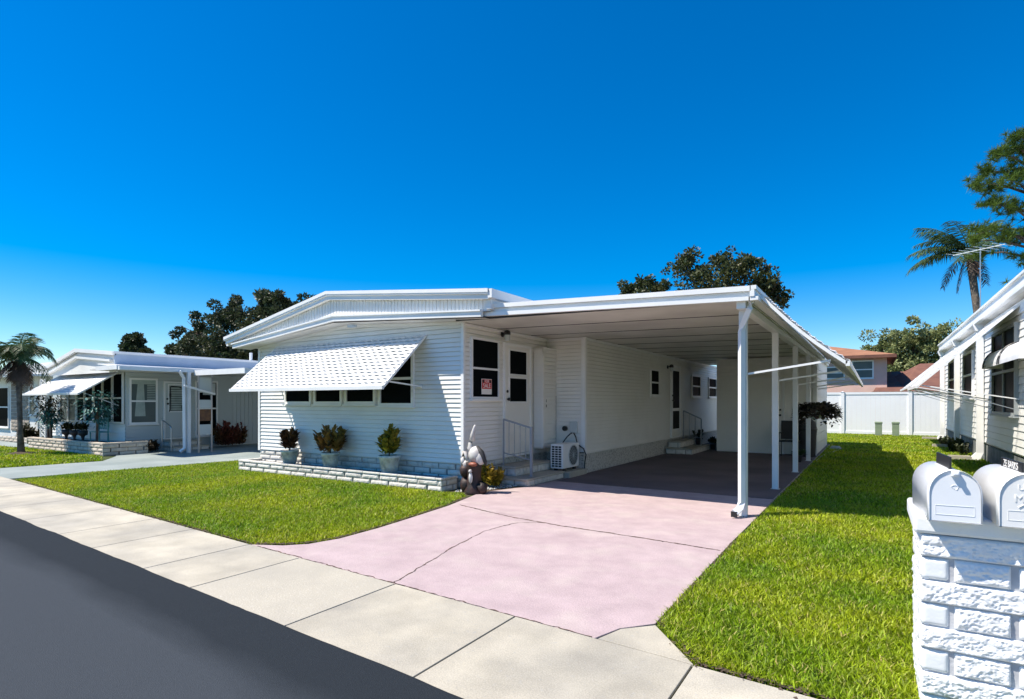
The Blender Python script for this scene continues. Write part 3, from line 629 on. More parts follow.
k.build('handrail', RAILG, ST)
for a_, b_ in (((-5.42,8.30,.302),(-5.42,8.30,.312)), ((-4.86,8.30,.142),(-4.86,8.30,.152))):
    k = MB(); k.bar(a_, b_, .075); k.build('rail_foot', CHROME, ST)
S2 = thing('side_steps', 'dim concrete steps with a short handrail at the rear carport door', 'steps', (-4.4, 16, 0))
brick_step(S2, -4.70, -4.02, 15.2, 17.1, .014, .17, 1); brick_step(S2, -4.70, -4.38, 15.4, 16.9, .17, .34, 1)
k = MB(); k.bar((-4.6,16.5,.34),(-4.6,16.5,1.15),.03); k.bar((-4.1,16.5,.17),(-4.1,16.5,.92),.03); k.bar((-4.6,16.5,1.15),(-4.1,16.5,.92),.035)
for t in (.33,.66): k.bar((-4.6+.5*t,16.5,.3),(-4.6+.5*t,16.5,1.13-.23*t),.014)
k.build('handrail', RAILG, S2)

AC = thing('air_conditioner', 'white outdoor air conditioner unit on a slab beside the entry steps', 'air conditioner', (-4.9, 9.7, 0))
ax0, ax1, ay0, ay1 = -5.06, -4.80, 9.34, 10.02
k = MB(); k.box(ax0, ax1, ay0, ay1, .17, .62); k.build('casing', WHITE, AC, bevel=.012)
k = MB(); cy, cz = ay0+.42, .395
k.tube([(ax1-.02,cy,cz),(ax1+.002,cy,cz)], .185, 32); k.build('fan_opening', BLACK, AC)
k = MB()
for r_ in (.03,.06,.09,.12,.15,.18): k.tube([(ax1+.010,cy+r_*math.cos(t*math.pi/14),cz+r_*math.sin(t*math.pi/14)) for t in range(29)], .0022, 5)
for t in range(8): a = t*math.pi/8; k.bar((ax1+.010,cy-.185*math.cos(a),cz-.185*math.sin(a)),(ax1+.010,cy+.185*math.cos(a),cz+.185*math.sin(a)),.004)
k.tube([(ax1+.008,cy+.19*math.cos(t*math.pi/16),cz+.19*math.sin(t*math.pi/16)) for t in range(33)], .008, 6); k.build('fan_guard', LGREY, AC)
k = MB()
for r_ in range(9):
    for c_ in range(3): k.box(ax0+.03+c_*.07, ax0+.085+c_*.07, ay0-.003, ay0+.002, .20+r_*.044, .232+r_*.044)
k.build('side_grille', BLACK, AC)
for xa in (ax0+.02, ax1-.07):
    for ya in (ay0+.1, ay1-.16): k = MB(); k.box(xa, xa+.05, ya, ya+.06, .12, .17); k.build('foot', DARK, AC)
k = MB(); k.box(-5.10, -4.66, 9.33, 10.08, .0, .12); k.build('slab', CONC, AC, bevel=.01)
k = MB(); k.box(-5.02, -4.86, 10.06, 10.10, .80, 1.02); k.build('junction_box', LGREY, AC)
k = MB(); k.tube([(-5.12,10.02,.88),(-5.12,10.07,.88)], .05, 14); k.build('meter', BLACK, AC)
k = MB()
k.tube([(-4.95,10.03,.80),(-4.98,10.0,.78),(-5.04,9.98,.72),(-5.1,9.94,.62),(-5.14,9.9,.55)], .012, 6)
k.tube([(-4.92,10.03,.80),(-4.86,10.0,.72),(-4.84,10.03,.58),(-4.72,10.05,.50),(-4.67,10.06,.38),(-4.70,10.07,.25),(-4.70,10.05,.12)], .012, 6)
k.tube([(-4.78,10.0,.42),(-4.70,10.04,.42)], .014, 6); k.build('cable', BLACK, AC)

PL = thing('planter_bed', 'low whitewashed brick planter bed topped with grey gravel under the front window', 'planter', (-8.2, 7.08, 0))
k = MB(); PX0, PX1, PY = -10.95, -5.62, 6.86
brick_courses(k, (PX0,PY+.02,0), XP, YN, 0, PX1-PX0, .0, 2, .092, .42, .02, .03, .004); brick_courses(k, (PX1-.02,PY,0), YP, XP, 0, .40, 0, 2, .092, .3, .02, .03, .004); brick_courses(k, (PX0+.02,7.6,0), YN, XN, 0, .74, 0, 2, .092, .3, .02, .03, .004)
f = Fr((0,0,0), XP, YN)
k.build('brick_edging', BRICK, PL)
k = MB(); u = PX0
while u < PX1-.05:
    e = min(u+.4, PX1); k.box(u+.004, e-.004, PY-.005, PY+.1, .186, .222+rnd.uniform(-.003,.003)); u = e
k.box(PX1-.1, PX1+.004, PY+.104, 7.26, .186, .22); k.box(PX0-.004, PX0+.1, PY+.104, 7.6, .186, .22); k.build('coping', BRICK, PL, bevel=.008)
k = MB(); k.box(PX0+.03, PX1-.03, PY+.03, 7.315, 0, .175); k.box(PX0+.03, XL-.0, 7.315, 7.58, 0, .175); k.build('gravel_bed', GRAVEL, PL)
k = MB(); rr = random.Random(11)
for i in range(1500):
    x, y = rr.uniform(PX0+.12, PX1-.12), rr.uniform(PY+.12, 7.28); s_ = rr.uniform(.008,.018); k.blob((x, y, .178), s_, s_*rr.uniform(.6,1), s_*.6, 5)
g_ = k.build('gravel_stones', GRAVEL, PL); g_['kind'] = 'stuff'

def leaf_at(mb, p, d, ln, wd, droop=.3, side=None):
    d = Vector(d).normalized(); up = Vector((0,0,1)); s_ = side or d.cross(up)
    if s_.length < .05: s_ = Vector((1,0,0))
    s_ = s_.normalized(); p = Vector(p); nn = s_.cross(d).normalized()
    m1 = p+d*ln*.35+Vector((0,0,-droop*ln*.05)); m2 = p+d*ln*.75+Vector((0,0,-droop*ln*.25)); t = p+d*ln+Vector((0,0,-droop*ln*.5))
    mb.add([p-s_*wd*.12, p+s_*wd*.12, m1+s_*wd*.5+nn*wd*.12, m1, m1-s_*wd*.5+nn*wd*.12, m2+s_*wd*.38+nn*wd*.08, m2, m2-s_*wd*.38+nn*wd*.08, t], [(0,1,2,3),(0,3,4),(3,2,5,6),(4,3,6,7),(6,5,8),(7,6,8)])
def croton(mb, base, h, spread, stems, leaves, ln, wd, rr):
    for s in range(stems):
        a = rr.random()*2*math.pi; r_ = spread*math.sqrt(rr.random())*.6; hh = h*rr.uniform(.65,1)*(1-.35*r_/max(spread,.01)); tx, ty = base[0]+r_*math.cos(a), base[1]+r_*math.sin(a)
        for l in range(leaves):
            t = rr.uniform(.10, 1)**.8; sx_ = .55+.45*t; aa = rr.random()*2*math.pi; el = rr.uniform(.2, .75)+t*.6
            leaf_at(mb, (base[0]+(tx-base[0])*sx_, base[1]+(ty-base[1])*sx_, base[2]+(hh-ln*.6)*t), (math.cos(aa)*math.cos(el), math.sin(aa)*math.cos(el), math.sin(el)), ln*rr.uniform(.7,1.1), wd*rr.uniform(.8,1.1), .5)
def potted(label, x, y, z, ph, pr, h, spread, stems, m, seed):
    t = thing('potted_plant', label, 'potted plant', (x, y, z), 'crotons in pots on the brick planter')
    k = MB(); k.lathe((x,y,z), [(pr*.60,0),(pr*.64,.02),(pr*.92,ph*.84),(pr*1.0,ph*.86),(pr*1.02,ph),(pr*.9,ph),(pr*.86,ph*.9),(0,ph*.88)], 28); pot = k.build('pot', POT, t, True)
    k = MB()
    for i in range(16):
        a = i*math.pi/8
        for sgn in (1, -1):
            pts = []
            for q in range(7): tt = q/6; r_ = (pr*.66+(pr*.90-pr*.66)*tt*.95)+.004; aa = a+sgn*tt*.55; pts.append((x+r_*math.cos(aa), y+r_*math.sin(aa), z+ph*(.06+.74*tt)))
            k.tube(pts, .004, 4)
    k.build('pot_lattice', POT, pot)
    k = MB(); rr = random.Random(seed); croton(k, (x,y,z+ph*.9), h*1.3, spread*1.35, int(stems*1.35), 20, .19, .068, rr); k.build('leaves', m, t)
    k = MB()
    for s in range(4): k.tube([(x,y,z+ph*.85),(x+rr.uniform(-.06,.06),y+rr.uniform(-.06,.06),z+ph+h*.6)], .008, 5)
    k.build('stem', BARK, t)
potted('dark maroon leafed croton in the left of three pots on the planter', -9.60, 7.08, .178, .29, .17, .46, .17, 12, MAR, 1)
potted('wide bushy red and green croton in the middle of three planter pots', -8.40, 7.06, .178, .30, .17, .48, .38, 18, MARG, 2)
potted('yellow green croton in the right of three planter pots, nearest the corner', -6.93, 7.07, .178, .32, .185, .50, .21, 15, YEL, 3)

# pelican ornament
PE = thing('pelican_statue', 'white pelican garden ornament on dark carved stump at the home corner', 'garden statue', (-5.12, 7.05, 0))
px, py = -5.12, 7.05
k = MB(); k.lathe((px-.02,py,0), [(.15,0),(.16,.04),(.115,.12),(.105,.3),(.12,.42),(.13,.48),(.0,.5)], 14); k.blob((px-.15,py-.02,.12), .1,.1,.13,10,.3); k.blob((px-.16,py-.03,.34), .09,.09,.11,10,.3); k.blob((px+.13,py,.1), .09,.09,.1,10,.3); k.build('stump', mat('statue_dark', (.012,.010,.009), .6, (.045,.016,.012), 9, bump=.5), PE, True)
k = MB(); k.blob((px+.02,py,.60), .13,.11,.13,14); k.blob((px+.09,py,.56), .10,.09,.12,12)
k.tube([(px-.04,py,.64),(px-.10,py,.70),(px-.09,py,.78),(px-.06,py,.82)], [.06,.045,.036,.045], 10); k.tube([(px-.06,py,.80),(px-.05,py,.9),(px-.01,py,1.02),(px+.0,py,1.05)], [.045,.034,.022,.012], 8)
k.build('bird_body', mat('statue_white', (.66,.65,.63), .5, (.46,.42,.39), 9), PE, True)
k = MB(); k.tube([(px+.05,py-.02,.73),(px+.13,py-.03,.64),(px+.2,py-.02,.5),(px+.2,py,.44)], [.02,.045,.03,.01], 6); k.build('wing', DARK, PE, True)
k = MB(); k.tube([(px-.18,py-.04,.44),(px-.21,py-.04,.54),(px-.19,py-.04,.63),(px-.15,py-.05,.63),(px-.11,py-.07,.5)], [.05,.035,.03,.03,.008], 8); k.blob((px-.16,py-.03,.44), .07,.06,.07,10); k.build('small_bird', MATS['statue_white'], PE, True)
k = MB(); k.blob((px+.01,py-.13,.26), .035,.03,.09,8); k.blob((px+.01,py-.14,.36), .03,.03,.03,8); k.build('carved_chick', MATS['statue_white'], PE, True)
k = MB(); k.blob((px+.03,py-.1,.46), .08,.05,.035,10); k.build('fish', mat('statue_rust', (.30,.09,.05), .5), PE, True)
k = MB(); rr = random.Random(21); croton(k, (-5.24,7.66,0), .46, .36, 24, 26, .13, .05, rr); tag(k.build('croton_shrub', YEL), 'low yellow and dark croton shrub between the pelican statue and the steps', 'shrub')
k = MB()
for i in range(260):
    x, y = rr.uniform(-5.5,-4.85), rr.uniform(6.98,8.0)
    if x > -4.9-.35*(8-y): continue
    s_ = rr.uniform(.012,.03); k.blob((x,y,.018), s_, s_*rr.uniform(.5,1), s_*.6, 6, .4)
tag(k.build('pebbles', PEB), 'pale pebbles scattered in the small bed beside the steps', 'pebbles', None, 'stuff')
k = MB(); k.slab([(-5.56,6.9),(-5.16,6.9),(-4.80,8.0),(-5.56,8.0)], 0, .0145); struct(k.build('soil_bed', SOIL))

# ================================================================== THINGS IN THE CARPORT
HB = thing('hanging_basket', 'dark flowering basket fixed to the third carport post', 'flower basket', (-1.0, 12.9, 1.05))
k = MB(); k.lathe((-.98,12.9,1.06), [(.02,0),(.12,.03),(.17,.12),(.19,.2)], 16); k.build('basket', LGREY, HB, True)
k = MB(); k.bar((-1.24,12.52,1.22),(-.98,12.9,1.22),.02); k.build('bracket', BLACK, HB)
k = MB(); rr = random.Random(31)
for i in range(1000):
    a = rr.random()*6.28; r_ = math.sqrt(rr.random())*.40; x, y = -.95+r_*math.cos(a)*1.0, 12.9+r_*math.sin(a)*.5; z = 1.30-.28*(r_/.42)**2*rr.random()+rr.uniform(-.06,.08)
    e = rr.uniform(-.8,.9); leaf_at(k, (x,y,z), (math.cos(a)*math.cos(e), math.sin(a)*math.cos(e), math.sin(e)), .09, .07, .4)
for i in range(9):
    a = rr.random()*6.28; x, y = -.95+.34*math.cos(a), 12.9+.18*math.sin(a)
    for q in range(10): leaf_at(k, (x+rr.uniform(-.03,.03),y,1.2-.028*q), (rr.uniform(-1,1),rr.uniform(-1,1),rr.uniform(-.5,.3)), .06, .045, .4)
k.build('foliage', FLOW, HB)
CH = thing('patio_chair', 'dark metal patio chair standing by the storage room door', 'chair', (-1.75, 15.9, 0))
k = MB(); k.box(-2.0,-1.55,15.7,16.1,.40,.43); k.build('seat', BLACK, CH)
k = MB(); k.add([(-2.0,16.1,.45),(-1.55,16.1,.45),(-1.55,16.22,.92),(-2.0,16.22,.92),(-2.0,16.13,.45),(-1.55,16.13,.45),(-1.55,16.25,.92),(-2.0,16.25,.92)],[(0,1,2,3),(4,7,6,5),(0,3,7,4),(1,5,6,2),(3,2,6,7)]); k.build('backrest', DARK, CH)
for (x,y,t) in ((-1.99,15.71,.62),(-1.56,15.71,.62),(-1.99,16.1,.43),(-1.56,16.1,.43)):
    k = MB(); k.bar((x,y,.014),(x,y,t),.025); k.build('leg', BLACK, CH)
for x in (-1.99,-1.56):
    k = MB(); k.bar((x,15.7,.62),(x,16.14,.62),.03); k.build('armrest', BLACK, CH)
k = MB(); rr = random.Random(41)
GR = thing('covered_grill', 'dark covered grill standing against the shed wall by the posts', 'grill', (-1.45,16.2,0))
k.lathe((-1.42,16.25,0), [(.2,.02),(.22,.5),(.24,.72),(.2,.9),(.08,1.0),(0,1.02)], 12); k.build('cover', DARK, GR, True)
k = MB(); k.lathe((-1.42,16.25,0), [(.225,.66),(.245,.70),(.245,.73),(.22,.75)], 12); k.build('cover_hem', BLACK, GR, True)
def pottedsmall(label, x, y, z, r_, h, m, seed, grp=None, potm=None):
    t = thing('potted_plant', label, 'potted plant', (x,y,z), grp); k = MB(); k.lathe((x,y,z), [(r_*.6,0),(r_*.9,r_*1.4),(r_,r_*1.4),(r_,r_*1.6),(0,r_*1.5)], 12); k.build('pot', potm or DARK, t, True)
    k = MB(); rr = random.Random(seed); croton(k, (x,y,z+r_*1.4), h, r_*2.2, 9, 16, .14, .04, rr); k.build('leaves', m, t)
pottedsmall('leafy plant in a dark pot on the rear carport steps', -4.25, 16.8, .17, .12, .42, BUSH, 51)
pottedsmall('small plant in a pot on the floor right of the rear steps', -3.95, 17.25, .014, .10, .3, BUSH, 52)
pottedsmall('green plant in a pot beside the fourth carport post', -1.45, 14.6, .014, .10, .22, PALM, 53)
k = MB(); 
for j in range(4): k.tube([(-.92+(.16-.02*j)*math.cos(t*math.pi/8), 19.2+(.16-.02*j)*math.sin(t*math.pi/8)*1.1, .03+.022*j) for t in range(17)], .012, 6)
k.tube([(-.76,19.2,.03),(-.9,18.2,.03),(-1.05,17.2,.03),(-1.1,16,.03),(-1.12,15,.03)], .011, 6)
tag(k.build('garden_hose', LGREY, None, True), 'pale coiled garden hose lying on the grass beside the shed', 'hose')

# ================================================================== FENCE AND PEDESTALS
fx = lambda x: 28.5 + 0*x
FN = thing('vinyl_fence', 'tall white vinyl privacy fence closing off the back of the lawn', 'fence', (0.5, fx(.5), 0))
k = MB(); x = -8.4
postx = [ -8.3+2.4*i for i in range(9)]
for a, b_ in zip(postx[:-1], postx[1:]):
    n = 14
    for i in range(n):
        u0, u1 = a+(b_-a)*i/n, a+(b_-a)*(i+1)/n; k.prism([(u0+.001,fx(u0),.05),(u1-.001,fx(u1),.05),(u1-.001,fx(u1),1.72),(u0+.001,fx(u0),1.72)], (0,.025,0))
k.build('panel', VINYL, FN)
k = MB(); k.prism([(postx[0],fx(postx[0])-.02,1.72),(postx[-1],fx(postx[-1])-.02,1.72),(postx[-1],fx(postx[-1])-.02,1.82),(postx[0],fx(postx[0])-.02,1.82)], (0,.06,0)); k.prism([(postx[0],fx(postx[0])-.02,.04),(postx[-1],fx(postx[-1])-.02,.04),(postx[-1],fx(postx[-1])-.02,.16),(postx[0],fx(postx[0])-.02,.16)], (0,.06,0)); k.build('rail', VINYL, FN)
for a in postx:
    k = MB(); k.box(a-.065,a+.065,fx(a)-.05,fx(a)+.08,0,1.83); k.add([(a-.08,fx(a)-.065,1.83),(a+.08,fx(a)-.065,1.83),(a+.08,fx(a)+.095,1.83),(a-.08,fx(a)+.095,1.83),(a,fx(a)+.015,1.86)],[(0,1,4),(1,2,4),(2,3,4),(3,0,4)]); k.build('post', VINYL, FN)
for (x, y, h_, lb) in ((.20,27.6,.60,'pale green utility pedestal before the white fence, left of two'), (.78,27.7,.60,'pale green utility pedestal before the white fence, right of two')):
    t = thing('utility_pedestal', lb, 'utility box', (x,y,0), 'utility pedestals at the fence'); k = MB(); k.box(x-.12,x+.12,y-.1,y+.1,0,h_-.09); k.build('body', GREENB, t, bevel=.01)
    k = MB(); k.box(x-.135,x+.135,y-.115,y+.115,h_-.088,h_); k.build('cap', GREENB, t, bevel=.02)

# ================================================================== RIGHT NEIGHBOUR
NX = 2.24; NY0, NY1 = 9.0, 26.1
NB = thing('neighbour_home', 'white sided neighbouring home at the right edge with window awnings', 'house', (5.5, 17, 0))
siding((NX,NY1,0), YN, XN, 0, NY1-NY0, .45, 3.2, .14, .016).build('side_wall', SIDING, NB)
siding((NX,NY0,0), XP, YN, 0, 7, .45, 3.2, .14, .014).build('front_wall', SIDING, NB)
k = MB(); k.box(NX+.02, 9.24, NY0+.02, NY1-.01, .4, 3.2); k.build('wall_core', SIDING, NB)
k = MB(); k.box(NX+.02, 9.2, NY0+.02, NY1-.02, 0, .42); k.build('skirting', mat('grey_skirting', (.22,.24,.24), .9, (.12,.13,.13), 4), NB)
k = MB(); k.box(2.06, 2.12, NY0-.4, NY1+.1, 3.28, 3.46); k.box(2.02, 2.12, NY0-.4, NY1+.1, 3.46, 3.50); k.box(2.03,2.12,NY0-.4,NY1+.1,3.24,3.28); k.build('gutter', WHITE, NB)
k = MB(); k.quad((2.12,NY0-.4,3.25),(NX+.01,NY0-.4,3.21),(NX+.01,NY1+.1,3.21),(2.12,NY1+.1,3.25)); k.build('soffit', CEIL, NB)
k = MB(); k.box(NX-.03, NX-.001, NY0, NY1, 2.98, 3.19); k.build('frieze_board', WHITE, NB)
k = MB(); k.prism([(2.1,NY0-.4,3.47),(5.7,NY0-.4,4.0),(5.7,NY0-.4,4.06),(2.1,NY0-.4,3.498)], (0,NY1-NY0+.5,0)); k.prism([(5.7,NY0-.4,4.0),(9.4,NY0-.4,3.47),(9.4,NY0-.4,3.5),(5.7,NY0-.4,4.06)], (0,NY1-NY0+.5,0)); k.build('roof', WHITE, NB)
for y in (17.35, 21.7, 26.0):
    k = MB(); k.box(2.08, 2.21, y-.05, y+.05, .12, 3.24); k.prism([(2.06,y-.07,3.08),(2.21,y-.07,3.08),(2.21,y-.07,3.24),(2.0,y-.07,3.24)], (0,.14,0))
    k.add([(2.07,y-.055,.2),(2.21,y-.055,.2),(2.21,y+.055,.2),(2.07,y+.055,.2),(1.93,y-.09,.03),(2.12,y-.09,.0),(2.12,y+.09,.0),(1.93,y+.09,.03)],[(0,1,5,4),(1,2,6,5),(2,3,7,6),(3,0,4,7)]); dsp = k.build('downspout', WHITE, NB)
    k = MB(); k.box(1.55,1.98,y-.13,y+.13,.03,.07); k.box(1.55,1.98,y-.15,y-.131,.03,.11); k.box(1.55,1.98,y+.131,y+.15,.03,.11); k.build('splash_block', CONC, dsp)
WNY = ((13.6,16.0,1.14,2.85), (18.9,20.7,1.5,2.75), (22.4,24.4,1.5,2.75))
for a, b_, z0, z1 in WNY:
    window(NB, (NX,0,0), YP, XN, a, b_, z0, z1, 2, 2 if a < 14 else 1, .06, GLASS, WHITE if a > 14 else mat('grey_frame', (.30,.33,.34), .5), n1=.07)
for (a, b_, zt, zb, pr) in ((13.4,16.3,3.15,1.70,1.50), (18.6,21.1,3.1,1.80,1.40), (22.2,24.8,3.1,1.82,1.36)):
    o = awning(NB, (NX-.02,0,0), YP, XN, a, b_, zt, zb, pr, 12, .2, lap=.014, wav=.003)
    for yy in (a+.05, b_-.05):
        k = MB(); k.bar((NX-.03,yy,zb-.25),(NX-pr+.05,yy,zb+.02),.02); k.build('awning_arm', WHITE, o)
        k = MB(); k.bar((NX-.03,yy,zb-.45),(NX-pr*.9,yy,zb+.0),.014); k.build('awning_arm', CHROME, o)
# small curved hood lower on the near window
k = Fr((NX-.075,0,0), YP, XN); P = k.P; vs = []; fs = []
for i in range(9):
    t = i/8*math.pi/2
    for u in (11.4, 14.7): vs.append(P(u, .02+.28*math.sin(t), 2.06+.36*math.cos(t)))
for i in range(8): fs.append((2*i, 2*i+1, 2*i+3, 2*i+2))
k.add(vs, fs); vs2 = [P(u, .02+.28*math.sin(0), 2.06) for u in (11.4,14.7)]
for u in (11.4, 14.7):
    arc = [P(u, .02+.28*math.sin(i/8*math.pi/2), 2.06+.36*math.cos(i/8*math.pi/2)) for i in range(9)]+[P(u,.0,2.06)]
    k.add(arc, [tuple(range(10))])
hd = k.build('window_hood', WHITE, NB)
for u in (12.9, 13.05, 14.5, 14.6):
    k = MB(); k.tube([P(u, .04+.28*math.sin(i/8*math.pi/2), 2.06+.37*math.cos(i/8*math.pi/2)) for i in range(9)], .010, 6); k.build('hood_strap', BLACK, hd)
rr = random.Random(61)
for j, (x, y, h_, lb) in enumerate(((1.98,22.9,.4,'dark low shrub between the two farther downspouts of the neighbour home'),(1.95,19.4,.5,'dark low shrub between the two nearer downspouts of the neighbour home'))):
    k = MB()
    for q in range(5): croton(k, (x+rr.uniform(-.1,.1),y+rr.uniform(-.8,.8),0), h_, .3, 8, 16, .12, .05, rr)
    tag(k.build('low_shrub', BUSH), lb, 'shrub', 'shrubs along the neighbour wall')
AN = thing('tv_antenna', 'old television antenna on a thin mast above the neighbour roof', 'antenna', (2.98,24,3.6))
k = MB(); k.tube([(2.98,24,3.55),(2.98,24,6.45)], .018, 6); k.build('mast', CHROME, AN)
k = MB(); k.bar((2.3,24.3,6.36),(3.55,23.7,6.42),.022); k.build('boom', LGREY, AN)
for i in range(7):
    t = i/6; c = Vector((2.35+1.15*t, 24.28-.56*t, 6.37+.05*t)); ln = .32+.42*(1-abs(t-.6)); k = MB(); d = Vector((.55,.83,.05)); k.bar(c-d*ln, c+d*ln, .012); k.build('element', LGREY, AN)

# ================================================================== PINK HOUSE
PK = thing('pink_house', 'two-storey pink stucco house with terracotta roof beyond the white fence', 'house', (-2.5,40,0))
k = MB(); k.box(-8,.67,38,46,0,4.02); k.build('wall', STUC, PK)
k = MB(); z0 = 4.02; k.add([(-8.5,37.4,z0),(1.08,37.4,z0),(1.08,46.6,z0),(-8.5,46.6,z0),(-4.2,42,5.15),(-3.3,42,5.15),(-8.5,37.4,z0-.06),(1.08,37.4,z0-.06),(1.08,46.6,z0-.06),(-8.5,46.6,z0-.06)],[(0,1,5,4),(1,2,5),(2,3,4,5),(3,0,4),(6,9,8,7)])
rf_ = k.build('roof', TERRA, PK)
k = MB(); k.box(-8.52,1.10,37.36,37.40,z0-.17,z0-.0); k.box(1.085,1.12,37.4,46.6,z0-.17,z0); k.build('roof_fascia', BRSH, rf_)
window(PK, (0,38,0), XP, YN, -1.02,.05,2.72,3.76,2,1,.07,GLASS2); window(PK, (0,38,0), XP, YN, -2.4,-1.35,2.72,3.45,2,1,.07,GLASS2)
LB = thing('brown_roofed_house', 'low house with brown shingle roof behind the right part of the fence', 'house', (4,40,0))
k = MB(); k.box(.75,9,40.5,47,0,2.1); k.build('wall', STUC, LB)
k = MB(); k.add([(.0,36.6,1.95),(9.5,36.6,1.95),(9.5,44,3.35),(.75,44,3.35),(.0,36.6,1.85),(9.5,36.6,1.85)],[(0,1,2,3),(4,5,1,0)]); k.add([(1.4,38.3,2.28),(4.3,38.3,2.28),(4.0,42,3.7),(2.4,42,3.7)],[(0,1,2,3)]); k.add([(1.4,38.3,2.28),(2.4,42,3.7),(1.0,42,2.9)],[(0,1,2)]); k.build('roof', BRSH, LB)
k = MB(); k.box(-.05,9.5,36.55,36.6,1.78,1.96); k.build('fascia', BROWN, LB)

# ================================================================== LEFT NEIGHBOUR
LX = -17.4; LY = 7.6
LH = thing('left_neighbour_home', 'white home with wide windows and plain white awning on the left', 'house', (-19.5,12,0))
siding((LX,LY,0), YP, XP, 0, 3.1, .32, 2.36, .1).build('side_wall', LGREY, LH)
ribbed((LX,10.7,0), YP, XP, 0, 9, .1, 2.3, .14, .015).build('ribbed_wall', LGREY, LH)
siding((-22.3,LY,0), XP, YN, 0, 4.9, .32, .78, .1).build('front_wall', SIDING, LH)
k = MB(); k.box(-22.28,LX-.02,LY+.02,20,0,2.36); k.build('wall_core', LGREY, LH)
k = MB(); xx = [-21.6,-21.0,-20.42,-19.85,-19.27,-18.7,-18.1,-17.48]
for a, b_ in zip(xx[:-1], xx[1:]): window(LH, (0,LY,0), XP, YN, a+.01, b_-.01, .80, 2.22, 2, 1, .045, GLASS if a > -21 else GLASS2, sill=False)
lw_ = window(LH, (LX,0,0), YP, XP, 7.68, 8.42, .78, 2.07, 2, 1, .05, GLASS2)
k = MB(); k.add([(LX+.0245,7.90,2.0),(LX+.0245,8.05,2.0),(LX+.0245,8.10,1.0),(LX+.0245,7.82,1.0)],[(0,1,2,3)]); k.add([(LX+.0243,7.72,2.03),(LX+.0243,8.38,2.03),(LX+.0243,8.38,1.9),(LX+.0243,7.72,1.9)],[(0,1,2,3)]); k.build('curtain', CURT, lw_)
for q in range(9):
    k = MB(); k.box(LX+.023,LX+.026,8.14,8.36,1.46+.05*q,1.485+.05*q); k.build('blind_slat', CURT, lw_)
ld = door(LH, (LX,0,0), YP, XP, 8.58, 9.3, .35, 2.0, [(8.70,9.2,1.1,1.92)], LGREY, pane=CURT)
k = MB()
k.tube([(LX+.06,9.12,1.78),(LX+.06,9.02,1.84),(LX+.06,8.78,1.86),(LX+.06,8.76,1.84),(LX+.06,8.76,1.2),(LX+.06,8.72,1.12)], .014, 6); k.tube([(LX+.06,9.15,1.2),(LX+.06,9.08,1.28),(LX+.06,9.1,1.14)], .012, 6); k.blob((LX+.06,8.755,1.6),.015,.03,.09,8); k.build('wrought_grille', BLACK, ld)
k = MB()
for q in range(11): k.box(LX+.0385,LX+.042,8.74,9.16,1.15+.068*q,1.165+.068*q)
k.build('blind', BLACK, ld)
sd = window(LH, (LX,0,0), YP, XP, 9.5, 10.2, .35, 2.05, 2, 1, .05, GLASS)
k = MB(); k.box(LX+.05,LX+.08,9.72,10.1,1.62,1.98); k.build('window_screen', LGREY, LH)
# roof, gable
gl = line([(-21.6,2.45),(-19.28,2.93),(-16.96,2.74)])
k = MB(); strip(k, gl, lambda x: gl(x)-.10, -21.6,-19.28,-16.96, 7.1,7.18); strip(k, lambda x: gl(x)-.22, lambda x: gl(x)-.28, -21.4,-19.28,-17.2, 7.12,7.2); k.build('gable_fascia', WHITE, LH)
k = MB(); strip(k, lambda x: gl(x)-.09, lambda x: 2.2, -21.5,-19.28,-17.0, 7.2,7.24); k.build('gable_panel', SIDING, LH)
k = MB()
for (a, c) in ((( -21.6,2.45),(-19.28,2.93)),((-19.28,2.93),(-16.96,2.74))): k.prism([(a[0],7.12,a[1]-.002),(c[0],7.12,c[1]-.002),(c[0],7.12,c[1]-.06),(a[0],7.12,a[1]-.06)], (0,13,0))
k.build('roof', WHITE, LH)
k = MB(); k.box(-16.98,-16.93,7.11,20,2.68,2.745); k.build('roof_edge', WHITE, LH)
k = MB(); k.box(-17.0,-16.96,7.15,20,2.38,2.68); k.build('side_fascia', LROOF, LH)
k = MB(); k.box(-17.4,-15.86,6.75,20,2.23,2.26); k.build('carport_ceiling', CEIL, LH)
k = MB(); k.box(-15.85,-15.8,6.7,20,2.21,2.32); k.box(-16.95,-15.85,6.7,6.75,2.21,2.32); k.box(-15.795,-15.70,6.72,8.0,2.20,2.29); k.build('carport_fascia', WHITE, LH)
k = MB(); k.prism([(-16.95,6.75,2.40),(-15.85,6.75,2.31),(-15.85,6.75,2.28),(-16.95,6.75,2.37)], (0,13.2,0)); k.build('carport_roof', WHITE, LH)
k = MB(); k.tube([(-18.4,12,2.8),(-18.4,12,3.12)], .05, 8); k.build('vent_pipe', WHITE, LH)
k = MB(); k.box(-15.84,-15.76,8.42,8.50,.012,2.22); lp = k.build('carport_post', POST, LH)
k = MB(); k.tube([(-15.78,8.2,2.24),(-15.82,8.34,2.05),(-15.82,8.36,.15),(-15.86,8.26,.05)], .05, 4); k.build('downspout', POST, LH)
la = awning(LH, (0,LY,0), XP, YN, -21.4,-17.66, 2.27,1.63, 1.0, 12, .15, lap=.012, wav=.003)
k = MB(); k.bar((-17.75,6.7,1.66),(-17.7,LY-.04,1.3),.022); k.build('awning_arm', WHITE, la)
k = MB()
for i in range(14):
    z = .3+i*.13; k.bar((-22.25,7.3,z),(-21.9,7.3,z+.13),.02); k.bar((-22.25,7.3,z+.13),(-21.9,7.3,z),.02)
k.bar((-22.27,7.3,.2),(-22.27,7.3,2.1),.04); k.bar((-21.88,7.3,.2),(-21.88,7.3,2.1),.04); k.build('lattice_screen', WHITE, LH)
